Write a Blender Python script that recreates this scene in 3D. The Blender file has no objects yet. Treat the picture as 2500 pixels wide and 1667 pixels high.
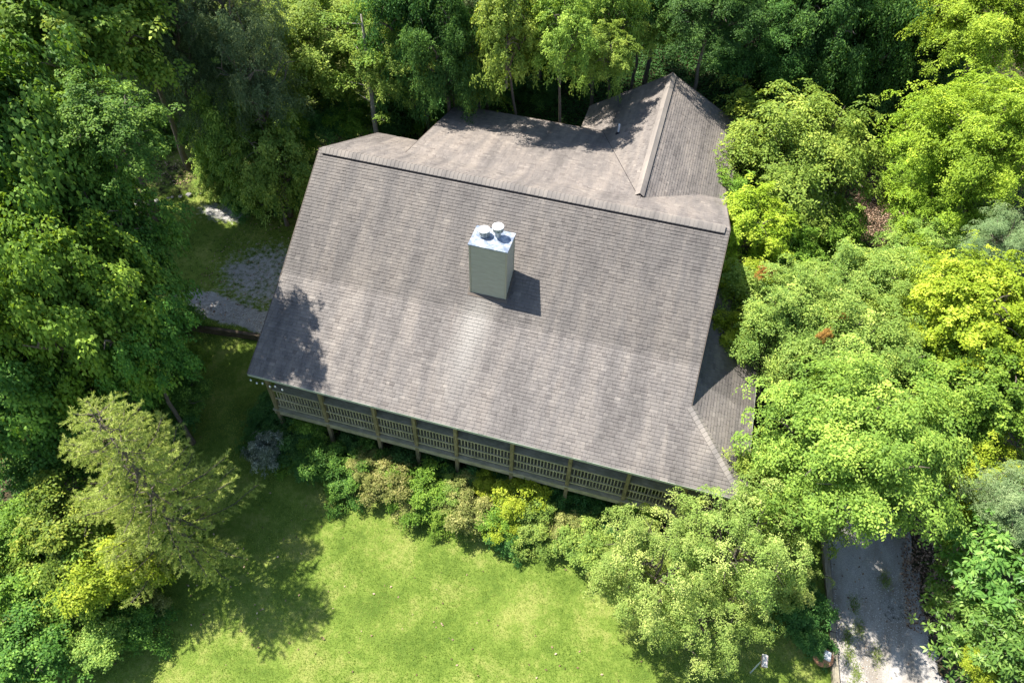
import bpy, bmesh, math, random
import numpy as np
from mathutils import Vector, Matrix

random.seed(7)
RNG = np.random.default_rng(11)
sc = bpy.context.scene
C = sc.collection

# ------------------------------------------------------------------ camera, sky, sun, exposure
cam_d = bpy.data.cameras.new('camera')
cam = bpy.data.objects.new('camera', cam_d)
C.objects.link(cam)
cam_d.sensor_width = 36.0
cam_d.lens = 1787.85 / 2500 * 36.0
cam_d.clip_end = 4000
_yaw, _pitch, _roll = 0.251469, -0.865505, 0.0364003
_F = Vector((-math.sin(_yaw) * math.cos(_pitch), math.cos(_yaw) * math.cos(_pitch), math.sin(_pitch)))
_R0 = Vector((math.cos(_yaw), math.sin(_yaw), 0))
_U0 = _R0.cross(_F)
_R = math.cos(_roll) * _R0 + math.sin(_roll) * _U0
_U = -math.sin(_roll) * _R0 + math.cos(_roll) * _U0
cam.matrix_world = Matrix((( _R.x, _U.x, -_F.x, 17.0355), (_R.y, _U.y, -_F.y, -26.9389), (_R.z, _U.z, -_F.z, 21.5155), (0, 0, 0, 1)))
sc.camera = cam

SUN = Vector((0.479916, -0.084173, -0.873267))          # direction the light travels
sun_elev = math.asin(0.873267)
world = bpy.data.worlds.new('World')
sc.world = world
world.use_nodes = True
wn = world.node_tree.nodes
sky = wn.new('ShaderNodeTexSky')
sky.sky_type = 'NISHITA'
sky.sun_disc = False
sky.sun_elevation = sun_elev
sky.sun_rotation = math.atan2(-SUN.x, -SUN.y)
sky.altitude = 600
wn['Background'].inputs['Strength'].default_value = 0.115
world.node_tree.links.new(sky.outputs[0], wn['Background'].inputs['Color'])
sun_d = bpy.data.lights.new('sun', 'SUN')
sun_d.energy = 5.0
sun_d.angle = math.radians(0.53)
sun_d.color = (1.0, 0.955, 0.88)
sun = bpy.data.objects.new('sun', sun_d)
C.objects.link(sun)
sun.location = (-40, 8, 60)
sun.rotation_euler = SUN.to_track_quat('-Z', 'Y').to_euler()
sc.view_settings.view_transform = 'Standard'
sc.view_settings.look = 'None'
sc.view_settings.exposure = 1.0
sc.view_settings.gamma = 1.0
sc.view_settings.use_curve_mapping = False
sc.render.engine = 'CYCLES'
sc.cycles.max_bounces = 7
sc.cycles.diffuse_bounces = 4
sc.cycles.transmission_bounces = 4
sc.cycles.transparent_max_bounces = 4
sc.cycles.use_denoising = True

# ------------------------------------------------------------------ helpers
def tag(o, label=None, cat=None, group=None, kind=None):
    if label: o['label'] = label
    if cat: o['category'] = cat
    if group: o['group'] = group
    if kind: o['kind'] = kind
    return o

def empty(name, loc=(0, 0, 0), rz=0.0):
    o = bpy.data.objects.new(name, None)
    o.empty_display_size = 0.3
    C.objects.link(o)
    o.location = loc
    o.rotation_euler = (0, 0, rz)
    return o

class MB:
    """collects faces and links them as one mesh object"""
    def __init__(s): s.v = []; s.f = []; s.a = []
    def add(s, vs, fs, a=0.5):
        b = len(s.v); s.v += [tuple(p) for p in vs]
        s.f += [tuple(b + i for i in f) for f in fs]; s.a += [a] * len(fs)
    def box(s, x0, x1, y0, y1, z0, z1, a=0.5):
        s.add([(x0,y0,z0),(x1,y0,z0),(x1,y1,z0),(x0,y1,z0),(x0,y0,z1),(x1,y0,z1),(x1,y1,z1),(x0,y1,z1)],
              [(0,3,2,1),(4,5,6,7),(0,1,5,4),(1,2,6,5),(2,3,7,6),(3,0,4,7)], a)
    def obox(s, o, u, v, w, a=0.5):
        """box from corner o along three edge vectors"""
        o, u, v, w = Vector(o), Vector(u), Vector(v), Vector(w)
        s.add([o, o+u, o+u+v, o+v, o+w, o+u+w, o+u+v+w, o+v+w],
              [(0,3,2,1),(4,5,6,7),(0,1,5,4),(1,2,6,5),(2,3,7,6),(3,0,4,7)], a)
    def tube(s, pts, rad, n=8, a=0.5, cap=True):
        pts = [Vector(p) for p in pts]; rings = []
        for i, p in enumerate(pts):
            d = (pts[min(i+1, len(pts)-1)] - pts[max(i-1, 0)]).normalized()
            t = d.cross(Vector((0.31, 0.95, 0.05))).normalized(); q = d.cross(t)
            r = rad[i] if isinstance(rad, (list, tuple)) else rad
            rings.append([p + t * (math.cos(2*math.pi*k/n) * r) + q * (math.sin(2*math.pi*k/n) * r) for k in range(n)])
        vs = [v for r in rings for v in r]; fs = []
        for i in range(len(pts) - 1):
            for k in range(n):
                fs.append((i*n+k, i*n+(k+1) % n, (i+1)*n+(k+1) % n, (i+1)*n+k))
        if cap:
            fs.append(tuple(range(n-1, -1, -1))); fs.append(tuple((len(pts)-1)*n + k for k in range(n)))
        s.add(vs, fs, a)
    def build(s, name, mat, parent=None, smooth=False):
        me = bpy.data.meshes.new(name)
        me.from_pydata(s.v, [], s.f)
        at = me.attributes.new('lv', 'FLOAT', 'FACE'); at.data.foreach_set('value', np.array(s.a, dtype=np.float32))
        if smooth: me.polygons.foreach_set('use_smooth', [True] * len(s.f))
        me.materials.append(mat); me.update()
        o = bpy.data.objects.new(name, me); C.objects.link(o)
        if parent: o.parent = parent
        return o

def np_mesh(name, verts, k, lv, mat, extra=None):
    """verts (n*k,3): n faces of k corners each, no shared corners"""
    n = len(verts) // k
    me = bpy.data.meshes.new(name)
    me.vertices.add(n * k); me.vertices.foreach_set('co', verts.astype(np.float32).ravel())
    me.loops.add(n * k); me.loops.foreach_set('vertex_index', np.arange(n * k, dtype=np.int32))
    me.polygons.add(n)
    me.polygons.foreach_set('loop_start', np.arange(0, n * k, k, dtype=np.int32))
    me.polygons.foreach_set('loop_total', np.full(n, k, dtype=np.int32))
    me.update(calc_edges=True)
    at = me.attributes.new('lv', 'FLOAT', 'FACE'); at.data.foreach_set('value', lv.astype(np.float32))
    me.materials.append(mat)
    return me

def link_mesh(name, me, parent=None):
    o = bpy.data.objects.new(name, me); C.objects.link(o)
    if parent: o.parent = parent
    return o

# ------------------------------------------------------------------ materials
class NT:
    def __init__(s, name):
        s.m = bpy.data.materials.new(name); s.m.use_nodes = True
        s.n = s.m.node_tree.nodes; s.l = s.m.node_tree.links
        s.b = s.n['Principled BSDF']
    def new(s, t, **kw):
        n = s.n.new(t)
        for k, v in kw.items(): setattr(n, k, v)
        return n
    def noise(s, vec, scale, detail=4, rough=0.6):
        n = s.new('ShaderNodeTexNoise'); n.inputs['Scale'].default_value = scale
        n.inputs['Detail'].default_value = detail; n.inputs['Roughness'].default_value = rough
        s.l.new(vec, n.inputs['Vector']); return n.outputs['Fac']
    def ramp(s, fac, stops):
        r = s.new('ShaderNodeValToRGB'); e = r.color_ramp.elements
        e[0].position, e[0].color = stops[0][0], (*stops[0][1], 1)
        e[1].position, e[1].color = stops[-1][0], (*stops[-1][1], 1)
        for p, c in stops[1:-1]:
            q = e.new(p); q.color = (*c, 1)
        s.l.new(fac, r.inputs[0]); return r.outputs[0]
    def mix(s, fac, a, b, mode='MIX'):
        m = s.new('ShaderNodeMix', data_type='RGBA', blend_type=mode)
        for sock, v in ((m.inputs[0], fac), (m.inputs[6], a), (m.inputs[7], b)):
            if isinstance(v, (int, float)): sock.default_value = v
            elif isinstance(v, tuple): sock.default_value = (*v, 1)
            else: s.l.new(v, sock)
        return m.outputs[2]
    def math(s, op, a, b=0.0):
        m = s.new('ShaderNodeMath', operation=op)
        for i, v in enumerate((a, b)):
            if isinstance(v, (int, float)): m.inputs[i].default_value = v
            else: s.l.new(v, m.inputs[i])
        return m.outputs[0]
    def pos(s, scale=(1, 1, 1), rot=(0, 0, 0)):
        g = s.new('ShaderNodeNewGeometry'); m = s.new('ShaderNodeMapping')
        m.inputs['Scale'].default_value = scale; m.inputs['Rotation'].default_value = rot
        s.l.new(g.outputs['Position'], m.inputs['Vector']); return m.outputs['Vector']
    def attr(s, name='lv', out='Fac'):
        a = s.new('ShaderNodeAttribute'); a.attribute_name = name; return a.outputs[out]
    def bump(s, h, strength=0.5, dist=0.02):
        b = s.new('ShaderNodeBump'); b.inputs['Strength'].default_value = strength; b.inputs['Distance'].default_value = dist
        s.l.new(h, b.inputs['Height']); s.l.new(b.outputs[0], s.b.inputs['Normal'])
    def done(s, col, rough=0.8, spec=0.3, metal=0.0):
        if isinstance(col, tuple): s.b.inputs['Base Color'].default_value = (*col, 1)
        else: s.l.new(col, s.b.inputs['Base Color'])
        s.b.inputs['Roughness'].default_value = rough
        s.b.inputs['Specular IOR Level'].default_value = spec
        s.b.inputs['Metallic'].default_value = metal
        return s.m

def leaf_mat(name, dark, mid, light, trans=0.30, tcol=None, rough=0.55):
    t = NT(name)
    oi = t.new('ShaderNodeObjectInfo')
    v = t.attr()
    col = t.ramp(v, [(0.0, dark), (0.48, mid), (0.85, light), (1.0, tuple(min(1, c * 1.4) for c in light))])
    hs = t.new('ShaderNodeHueSaturation')
    t.l.new(t.math('ADD', t.math('MULTIPLY', oi.outputs['Random'], 0.020), 0.493), hs.inputs['Hue'])
    t.l.new(t.math('ADD', t.math('MULTIPLY', oi.outputs['Random'], 0.25), 0.87), hs.inputs['Value'])
    n = t.noise(t.pos(), 0.45, 2)
    t.l.new(col, hs.inputs['Color'])
    c2 = t.mix(t.math('MULTIPLY', n, 0.22), hs.outputs[0], mid, 'MIX')
    t.done(c2, rough, 0.18)
    tr = t.new('ShaderNodeBsdfTranslucent')
    tc = t.mix(1.0, c2, tcol or (1.40, 1.25, 0.50), 'MULTIPLY')
    t.l.new(tc, tr.inputs['Color'])
    mx = t.new('ShaderNodeMixShader'); mx.inputs[0].default_value = trans
    t.l.new(t.b.outputs[0], mx.inputs[1]); t.l.new(tr.outputs[0], mx.inputs[2])
    t.l.new(mx.outputs[0], t.n['Material Output'].inputs['Surface'])
    return t.m

M = {}
M['maple'] = leaf_mat('maple_leaf', (0.083,0.167,0.022), (0.172,0.312,0.035), (0.329,0.478,0.066))
M['oak'] = leaf_mat('oak_leaf', (0.045,0.115,0.020), (0.102,0.225,0.034), (0.246,0.400,0.063))
M['poplar'] = leaf_mat('poplar_leaf', (0.078,0.145,0.019), (0.175,0.275,0.033), (0.412,0.478,0.070))
M['ash'] = leaf_mat('ash_leaf', (0.105,0.185,0.029), (0.245,0.365,0.055), (0.430,0.530,0.090))
M['walnut'] = leaf_mat('walnut_leaf', (0.029,0.080,0.020), (0.068,0.160,0.032), (0.149,0.280,0.050))
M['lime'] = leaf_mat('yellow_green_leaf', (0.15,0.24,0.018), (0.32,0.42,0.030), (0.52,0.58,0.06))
M['locust'] = leaf_mat('locust_leaf', (0.141,0.230,0.020), (0.268,0.392,0.033), (0.451,0.567,0.055))
M['crape'] = leaf_mat('pale_clustered_leaf', (0.13,0.22,0.045), (0.30,0.41,0.085), (0.52,0.58,0.17))
M['sumac'] = leaf_mat('pale_green_leaf', (0.121,0.217,0.041), (0.249,0.370,0.070), (0.427,0.522,0.106))
M['hemlock'] = leaf_mat('hemlock_needles', (0.060,0.105,0.042), (0.13,0.195,0.080), (0.25,0.33,0.14), 0.25)
M['spruce'] = leaf_mat('blue_spruce_needles', (0.108,0.184,0.068), (0.228,0.337,0.135), (0.396,0.479,0.225), 0.2)
M['pine'] = leaf_mat('pine_needles', (0.19,0.27,0.055), (0.42,0.50,0.11), (0.62,0.66,0.20), 0.3, tcol=(1.15,1.15,.55))
M['rhodo'] = leaf_mat('rhododendron_leaf', (0.078,0.174,0.033), (0.164,0.312,0.059), (0.345,0.507,0.119), 0.3, rough=0.35)
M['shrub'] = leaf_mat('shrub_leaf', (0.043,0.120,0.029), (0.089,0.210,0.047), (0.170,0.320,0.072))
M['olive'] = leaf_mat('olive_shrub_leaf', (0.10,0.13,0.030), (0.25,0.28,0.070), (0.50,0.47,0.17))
M['silver'] = leaf_mat('silver_leaf', (0.07,0.10,0.06), (0.19,0.23,0.15), (0.50,0.53,0.42), 0.15)
M['ivy'] = leaf_mat('ivy_leaf', (0.027,0.078,0.020), (0.061,0.150,0.034), (0.128,0.243,0.049), 0.25)
M['orange'] = leaf_mat('orange_tip_leaf', (0.220,0.100,0.025), (0.380,0.200,0.049), (0.500,0.320,0.082), 0.3)

def bark(name, a, b):
    t = NT(name); p = t.pos((9, 9, 2.2)); n = t.noise(p, 2.2, 6, 0.7)
    t.bump(n, 0.8, 0.03)
    return t.done(t.ramp(n, [(0.3, a), (0.7, b)]), 0.9, 0.15)
M['bark'] = bark('grey_bark', (0.07,0.055,0.042), (0.24,0.20,0.16))
M['birch'] = bark('pale_bark', (0.20,0.17,0.14), (0.50,0.46,0.40))

def shingle_mat():
    t = NT('weathered_shingles')
    v = t.attr()
    base = t.ramp(v, [(0.0, (0.116,0.100,0.089)), (0.35, (0.162,0.143,0.128)), (0.7, (0.190,0.169,0.151)), (1.0, (0.243,0.216,0.190))])
    # weather streaks that run down the slopes (long in y, short in x) and broad blotches
    st = t.noise(t.pos((0.95, 0.16, 0.16), (0, 0, -0.05)), 1.25, 3, 0.55)
    st2 = t.noise(t.pos((3.2, 0.30, 0.3)), 1.1, 4, 0.6)
    big = t.noise(t.pos(), 0.16, 2, 0.5)
    f = t.math('ADD', t.math('MULTIPLY', st, 0.75), t.math('MULTIPLY', st2, 0.35))
    tone = t.ramp(f, [(0.40, (0.68,0.68,0.69)), (0.52, (0.95,0.95,0.96)), (0.68, (1.34,1.31,1.26))])
    c = t.mix(1.0, base, tone, 'MULTIPLY')
    # the strip washed clean below the chimney
    g = t.new('ShaderNodeNewGeometry'); sx = t.new('ShaderNodeSeparateXYZ'); t.l.new(g.outputs['Position'], sx.inputs[0])
    dx = t.math('ABSOLUTE', t.math('SUBTRACT', sx.outputs[0], t.math('ADD', t.math('MULTIPLY', sx.outputs[1], 0.03), 9.95)))
    wx = t.math('SUBTRACT', 1.0, t.math('DIVIDE', dx, t.math('ADD', t.math('MULTIPLY', st2, 0.5), 0.75)))
    ymask = t.new('ShaderNodeMapRange'); ymask.inputs[1].default_value = -4.2; ymask.inputs[2].default_value = -5.2
    t.l.new(sx.outputs[1], ymask.inputs[0])
    yend = t.new('ShaderNodeMapRange'); yend.inputs[1].default_value = -9.6; yend.inputs[2].default_value = -5.6
    t.l.new(sx.outputs[1], yend.inputs[0])
    wash = t.math('MULTIPLY', t.math('MULTIPLY', t.math('MAXIMUM', wx, 0.0), ymask.outputs[0]), yend.outputs[0])
    c = t.mix(t.math('MINIMUM', t.math('MULTIPLY', wash, 1.1), 0.85), c, (0.34,0.315,0.28))
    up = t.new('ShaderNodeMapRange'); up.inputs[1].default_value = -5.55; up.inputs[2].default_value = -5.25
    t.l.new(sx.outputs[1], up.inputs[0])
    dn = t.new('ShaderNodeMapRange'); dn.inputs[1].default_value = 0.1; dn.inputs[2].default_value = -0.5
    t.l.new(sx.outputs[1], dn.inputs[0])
    c = t.mix(t.math('MULTIPLY', t.math('MULTIPLY', up.outputs[0], dn.outputs[0]), 1.0), c, t.mix(1.0, c, (0.70,0.695,0.685), 'MULTIPLY'))  # upper front slope: shading from its pitch painted in, together with weathering
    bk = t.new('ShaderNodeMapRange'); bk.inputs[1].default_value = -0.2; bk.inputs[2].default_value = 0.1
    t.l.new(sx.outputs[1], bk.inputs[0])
    c = t.mix(bk.outputs[0], c, t.mix(1.0, c, (1.22,1.19,1.16), 'MULTIPLY'))  # back slopes: glancing sunlight painted in as a paler tone
    gr = t.noise(t.pos(), 85, 3, 0.8)
    c = t.mix(0.55, c, t.ramp(gr, [(0.3, (0.72,0.72,0.72)), (0.7, (1.25,1.24,1.22))]), 'MULTIPLY')
    c = t.mix(t.math('MULTIPLY', big, 0.3), c, (0.185,0.175,0.168))
    t.bump(gr, 0.35, 0.004)
    return t.done(c, 0.72, 0.35)
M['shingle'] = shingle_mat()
t = NT('roof_edge_metal'); M['drip'] = t.done((0.42,0.44,0.36), 0.5, 0.5)
t = NT('rake_board'); M['rake'] = t.done((0.13,0.105,0.085), 0.7, 0.3)
t = NT('dark_felt'); M['felt'] = t.done((0.02,0.018,0.022), 0.95, 0.1)

def wood_mat(name, a, b, sc_=(1.2, 7, 7)):
    t = NT(name); n = t.noise(t.pos(sc_), 2.5, 6, 0.7); m = t.noise(t.pos(), 1.6, 4, 0.7)
    c = t.mix(0.8, t.ramp(n, [(0.28, a), (0.72, b)]), t.ramp(m, [(0.3, (0.55,0.62,0.5)), (0.7, (1.15,1.15,1.1))]), 'MULTIPLY')
    t.bump(n, 0.4, 0.01)
    return t.done(c, 0.85, 0.15)
M['deck'] = wood_mat('mossy_deck_timber', (0.24,0.205,0.135), (0.52,0.46,0.33))
M['post'] = wood_mat('weathered_post_timber', (0.13,0.10,0.055), (0.34,0.275,0.16), (6, 6, 1.2))
M['sleeper'] = wood_mat('grey_sleeper_timber', (0.20,0.16,0.12), (0.52,0.44,0.36), (7, 1.0, 7))
t = NT('sage_siding'); n = t.noise(t.pos((1, 1, 6)), 2, 4)
M['siding'] = t.done(t.ramp(n, [(0.3, (0.355,0.325,0.255)), (0.7, (0.43,0.40,0.315))]), 0.6, 0.3)
t = NT('sage_trim'); M['trim'] = t.done((0.37,0.335,0.255), 0.55, 0.3)
t = NT('galvanised_sheet'); n = t.noise(t.pos(), 3.5, 5, 0.65)
M['zinc'] = t.done(t.ramp(n, [(0.36, (0.16,0.20,0.27)), (0.5, (0.28,0.32,0.38)), (0.64, (0.62,0.62,0.61))]), 0.5, 0.5, 0.25)
t = NT('flue_steel'); n = t.noise(t.pos((4, 4, 1)), 3, 4)
M['flue'] = t.done(t.ramp(n, [(0.3, (0.30,0.34,0.36)), (0.7, (0.55,0.58,0.58))]), 0.4, 0.5, 0.4)
t = NT('flue_cap_top'); M['cap'] = t.done((0.86,0.84,0.82), 0.45, 0.5)
t = NT('flue_cap_slots'); M['slot'] = t.done((0.03,0.03,0.035), 0.8, 0.2)
t = NT('house_wall_siding'); M['wall'] = t.done((0.24,0.25,0.19), 0.7, 0.25)
t = NT('window_glass'); M['glass'] = t.done((0.02,0.025,0.03), 0.06, 0.6)
t = NT('white_plastic'); M['white'] = t.done((0.8,0.8,0.78), 0.4, 0.4)
t = NT('concrete_footing'); M['conc'] = t.done((0.36,0.34,0.31), 0.9, 0.2)

def gravel_mat(name, a, b, c_):
    t = NT(name); p = t.pos()
    vo = t.new('ShaderNodeTexVoronoi'); vo.inputs['Scale'].default_value = 22; t.l.new(p, vo.inputs['Vector'])
    n = t.noise(p, 1.3, 5, 0.65); n2 = t.noise(p, 40, 3, 0.7)
    c = t.mix(t.math('MULTIPLY', n, 0.9), t.ramp(vo.outputs['Distance'], [(0.1, b), (0.6, a)]), c_)
    c = t.mix(0.5, c, t.ramp(n2, [(0.3, (0.6,0.6,0.6)), (0.7, (1.3,1.3,1.3))]), 'MULTIPLY')
    w = t.noise(t.pos((1, .35, 1)), 0.8, 4, 0.6)
    c = t.mix(1.0, c, t.ramp(w, [(0.35, (0.62,0.57,0.50)), (0.55, (1.0,0.98,0.95)), (0.7, (1.2,1.18,1.15))]), 'MULTIPLY')
    t.bump(vo.outputs['Distance'], 0.5, 0.02)
    return t.done(c, 0.9, 0.2)
M['gravel'] = gravel_mat('grey_gravel', (0.40,0.385,0.375), (0.66,0.63,0.60), (0.42,0.40,0.37))
t = NT('pebble'); M['pebble'] = t.done(t.ramp(t.attr(), [(0, (0.26,0.25,0.24)), (0.6, (0.50,0.48,0.455)), (1, (0.78,0.76,0.72))]), 0.85, 0.2)
t = NT('dry_leaf'); M['dryleaf'] = t.done(t.ramp(t.attr(), [(0, (0.10,0.055,0.035)), (0.5, (0.27,0.165,0.105)), (1, (0.58,0.42,0.30))]), 0.7, 0.2)
t = NT('stone'); n = t.noise(t.pos(), 3, 5, 0.7)
t.bump(n, 0.6, 0.03); M['stone'] = t.done(t.ramp(n, [(0.3, (0.14,0.135,0.12)), (0.7, (0.40,0.39,0.36))]), 0.9, 0.2)
t = NT('pale_rock'); n = t.noise(t.pos(), 4, 5, 0.7)
t.bump(n, 0.6, 0.03); M['rock'] = t.done(t.ramp(n, [(0.3, (0.38,0.36,0.34)), (0.7, (0.74,0.72,0.68))]), 0.85, 0.2)
t = NT('terracotta'); M['clay'] = t.done((0.42,0.22,0.12), 0.75, 0.2)
t = NT('birdhouse_wood'); M['bird'] = t.done((0.36,0.19,0.14), 0.7, 0.2)
t = NT('birdhouse_roof'); M['birdroof'] = t.done((0.80,0.74,0.70), 0.6, 0.3)
t = NT('pole_metal'); M['pole'] = t.done((0.62,0.68,0.72), 0.35, 0.5, 0.3)

def ground_mat():
    t = NT('ground_surface'); p = t.pos()
    g1 = t.noise(p, 0.55, 4, 0.6); g2 = t.noise(p, 3.5, 6, 0.7); g3 = t.noise(p, 28, 4, 0.75)
    grass = t.ramp(t.math('ADD', t.math('MULTIPLY', g1, 0.6), t.math('MULTIPLY', g2, 0.4)),
                   [(0.38, (0.100,0.160,0.026)), (0.50, (0.170,0.240,0.042)), (0.62, (0.285,0.310,0.085))])
    grass = t.mix(0.7, grass, t.ramp(g3, [(0.3, (0.6,0.62,0.55)), (0.7, (1.3,1.3,1.25))]), 'MULTIPLY')
    litter = t.ramp(g2, [(0.32, (0.028,0.034,0.014)), (0.5, (0.060,0.052,0.028)), (0.68, (0.125,0.090,0.055))])
    litter = t.mix(0.7, litter, t.ramp(g3, [(0.3, (0.5,0.5,0.5)), (0.7, (1.5,1.45,1.4))]), 'MULTIPLY')
    grav = t.mix(0.7, t.ramp(g2, [(0.3, (0.22,0.21,0.20)), (0.7, (0.48,0.46,0.43))]), t.ramp(g3, [(0.3, (0.6,0.6,0.6)), (0.7, (1.4,1.4,1.4))]), 'MULTIPLY')
    m = t.attr('mask', 'Color'); sp = t.new('ShaderNodeSeparateColor'); t.l.new(m, sp.inputs[0])
    def edge(v):
        r = t.new('ShaderNodeMapRange'); r.inputs[1].default_value = 0.42; r.inputs[2].default_value = 0.58
        t.l.new(t.math('ADD', v, t.math('MULTIPLY', t.math('SUBTRACT', g2, 0.5), 0.9)), r.inputs[0]); return r.outputs[0]
    c = t.mix(edge(sp.outputs[0]), litter, grass)
    c = t.mix(edge(sp.outputs[1]), c, grav)
    c = t.mix(edge(sp.outputs[2]), c, t.mix(g2, (0.30,0.12,0.035), (0.42,0.20,0.07)))
    t.bump(g3, 0.6, 0.04)
    return t.done(c, 0.95, 0.1)
M['ground'] = ground_mat()

# ------------------------------------------------------------------ terrain
def sstep(v, a, b):
    q = np.clip((v - a) / (b - a), 0, 1); return q * q * (3 - 2 * q)
RW = ((-12.0, -5.8), (0.4, -4.35))               # retaining timber line
UW = ((-22.0, -1.2), (-5.5, 10.3))               # upper stone edge line
def side(x, y, L):
    (x0, y0), (x1, y1) = L
    n = math.hypot(x1 - x0, y1 - y0)
    return ((x1 - x0) * (y - y0) - (y1 - y0) * (x - x0)) / n       # >0 is behind the line
def height(x, y):
    x = np.asarray(x, float); y = np.asarray(y, float)
    lawn = np.interp(y, [-60, -30, -14, -9, -5], [-13.5, -12.2, -11.75, -11.25, -10.2])
    d1 = side(x, y, RW); d2 = side(x, y, UW)
    terr = -9.75 + 0.0 * x
    up = np.interp(d2, [0, 0.1, 6, 30, 120], [-9.7, -9.25, -8.0, 1.0, 26])
    left = np.where(d1 < 0, np.minimum(lawn, -10.05), terr)
    left = left + (up - terr) * (d2 > 0)
    back = np.interp(y, [-5, 6, 12, 40, 150], [-9.9, -9.4, -7.5, 1.5, 34])
    left = np.where((y > 8) & (d2 <= 0), np.maximum(left, back), left)
    lawn_r = np.interp(y, [-60, -30, -14, -9, 0, 20, 34, 150], [-13.2, -11.9, -11.25, -11.05, -10.8, -9.4, -7.0, 26])
    w = sstep(x, 20.5, 26.0)
    mid = np.where(y < -5, lawn, back)
    wl = sstep(x, -0.5, 2.0)
    z = left * (1 - wl) + mid * wl
    z = z * (1 - w) + lawn_r * w
    return z
xs = np.unique(np.concatenate([np.linspace(-900, -60, 14), np.arange(-60, -24, 1.2), np.arange(-24, 44, 0.3), np.arange(44, 70, 1.2), np.linspace(70, 900, 14)]))
ys = np.unique(np.concatenate([np.linspace(-900, -40, 12), np.arange(-40, 26, 0.3), np.arange(26, 90, 1.2), np.linspace(90, 900, 12)]))
XX, YY = np.meshgrid(xs, ys)
ZZ = height(XX, YY)
near = (np.abs(XX) < 80) & (np.abs(YY) < 90)
ZZ = ZZ + near * 0.05 * (np.sin(XX * 1.3 + YY * 0.4) * np.cos(YY * 0.9) + np.sin(XX * .41 - YY * .77))
nx, ny = len(xs), len(ys)
co = np.stack([XX, YY, ZZ], -1).reshape(-1, 3)
idx = np.arange(nx * ny).reshape(ny, nx)
quads = np.stack([idx[:-1, :-1], idx[:-1, 1:], idx[1:, 1:], idx[1:, :-1]], -1).reshape(-1)
me = bpy.data.meshes.new('ground')
me.vertices.add(len(co)); me.vertices.foreach_set('co', co.astype(np.float32).ravel())
me.loops.add(len(quads)); me.loops.foreach_set('vertex_index', quads.astype(np.int32))
nf = len(quads) // 4
me.polygons.add(nf); me.polygons.foreach_set('loop_start', np.arange(0, nf * 4, 4, dtype=np.int32)); me.polygons.foreach_set('loop_total', np.full(nf, 4, dtype=np.int32))
me.polygons.foreach_set('use_smooth', np.ones(nf, dtype=bool))
me.update(calc_edges=True)
def in_drive(x, y):
    l = np.interp(y, [-30, -14, -9, 0, 10, 20], [28.4, 28.6, 28.1, 27.2, 25.2, 25.5])
    r = np.interp(y, [-30, -14, -10, -3, 5, 12, 20], [34, 33.2, 32.1, 31.4, 30.0, 28.6, 27.5])
    return np.where(y < 19, np.minimum(x - l, r - x), -9.0)
def masks(x, y):
    d1 = side(x, y, RW); d2 = side(x, y, UW)
    grass = ((y < -4.6) & (x < 28.3) & (x > -7.0 + 0.0 * y)).astype(float)
    grass = np.where((y < -10.5) & (x > -4.5) & (x < 28.3), 1.0, grass)
    grass = np.where((x <= -7), np.where(y < -8, 0.25, 0.45), grass)
    grass = np.where((d1 > 0) & (d2 < 0) & (x < 0.5), 0.62, grass)
    grass = np.where((d2 > 0) & (x < 0.5), 0.50, grass)
    e = (x + 17.5) ** 2 / 16 + (y - 9.5) ** 2 / 12
    grass = np.where(e < 1, 0.62, grass)
    grass = np.where((y > 10) & (x > -5), 0.3, grass)
    grass = np.where((x > -0.2) & (x < 22) & (y > -10.2) & (y < 10), 0.0, grass)
    gv = np.zeros_like(x)
    def blob(cx, cy, rx, ry, s=0.9):
        return s * np.clip(1.35 - np.sqrt(((x - cx) / rx) ** 2 + ((y - cy) / ry) ** 2), 0, 1)
    for b in ((-4.6, -0.4, 5.6, 4.6, .56), (-2.0, -4.0, 3.2, 1.1, 1.2), (-5.5, -3.9, 3.8, 1.1, .8), (-6.4, -0.6, 2.6, 1.5, .60), (-10.6, 4.0, 2.8, 1.6, .6), (-1.0, -2.0, 1.2, 3.0, .75), (-7.2, -3.4, 3.0, 1.2, .7)):
        gv = np.maximum(gv, blob(*b))
    gv = np.where(d1 < 0, 0, gv)
    gv = np.where(in_drive(x, y) > -0.2, 0.6, gv)
    cl = blob(-6.6, 7.9, 1.6, 0.9, 1.1)
    cl = np.maximum(cl, blob(3.5, 17.5, 1.8, 1.0, .55))
    return grass, gv, cl
G, V, K = masks(XX.ravel(), YY.ravel())
ca = me.color_attributes.new('mask', 'FLOAT_COLOR', 'POINT')
ca.data.foreach_set('color', np.stack([G, V, K, np.ones_like(G)], -1).astype(np.float32).ravel())
me.materials.append(M['ground'])
tag(link_mesh('ground', me), kind='structure')

# gravel driveway as its own sheet just above the ground
dys = np.arange(-34, 18.5, 0.6); dv = []; dfc = []
for i, y in enumerate(dys):
    l = float(np.interp(y, [-34, -14, -9, 0, 10, 20], [28.5, 28.7, 28.2, 27.3, 25.4, 25.6]))
    r = float(np.interp(y, [-34, -14, -10, -3, 5, 12, 20], [34.4, 33.2, 32.1, 31.4, 30.0, 28.6, 27.5])) + 0.18 * math.sin(y * 1.7)
    for k in range(13):
        x = l + (r - l) * k / 12
        dv.append((x, y, float(height(x, y)) + 0.085 - (0.05 if k in (0, 12) else 0)))
    if i:
        for k in range(12): dfc.append(((i-1)*13+k, (i-1)*13+k+1, i*13+k+1, i*13+k))
b = MB(); b.add(dv, dfc); tag(b.build('driveway', M['gravel'], smooth=True), kind='structure')

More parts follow.
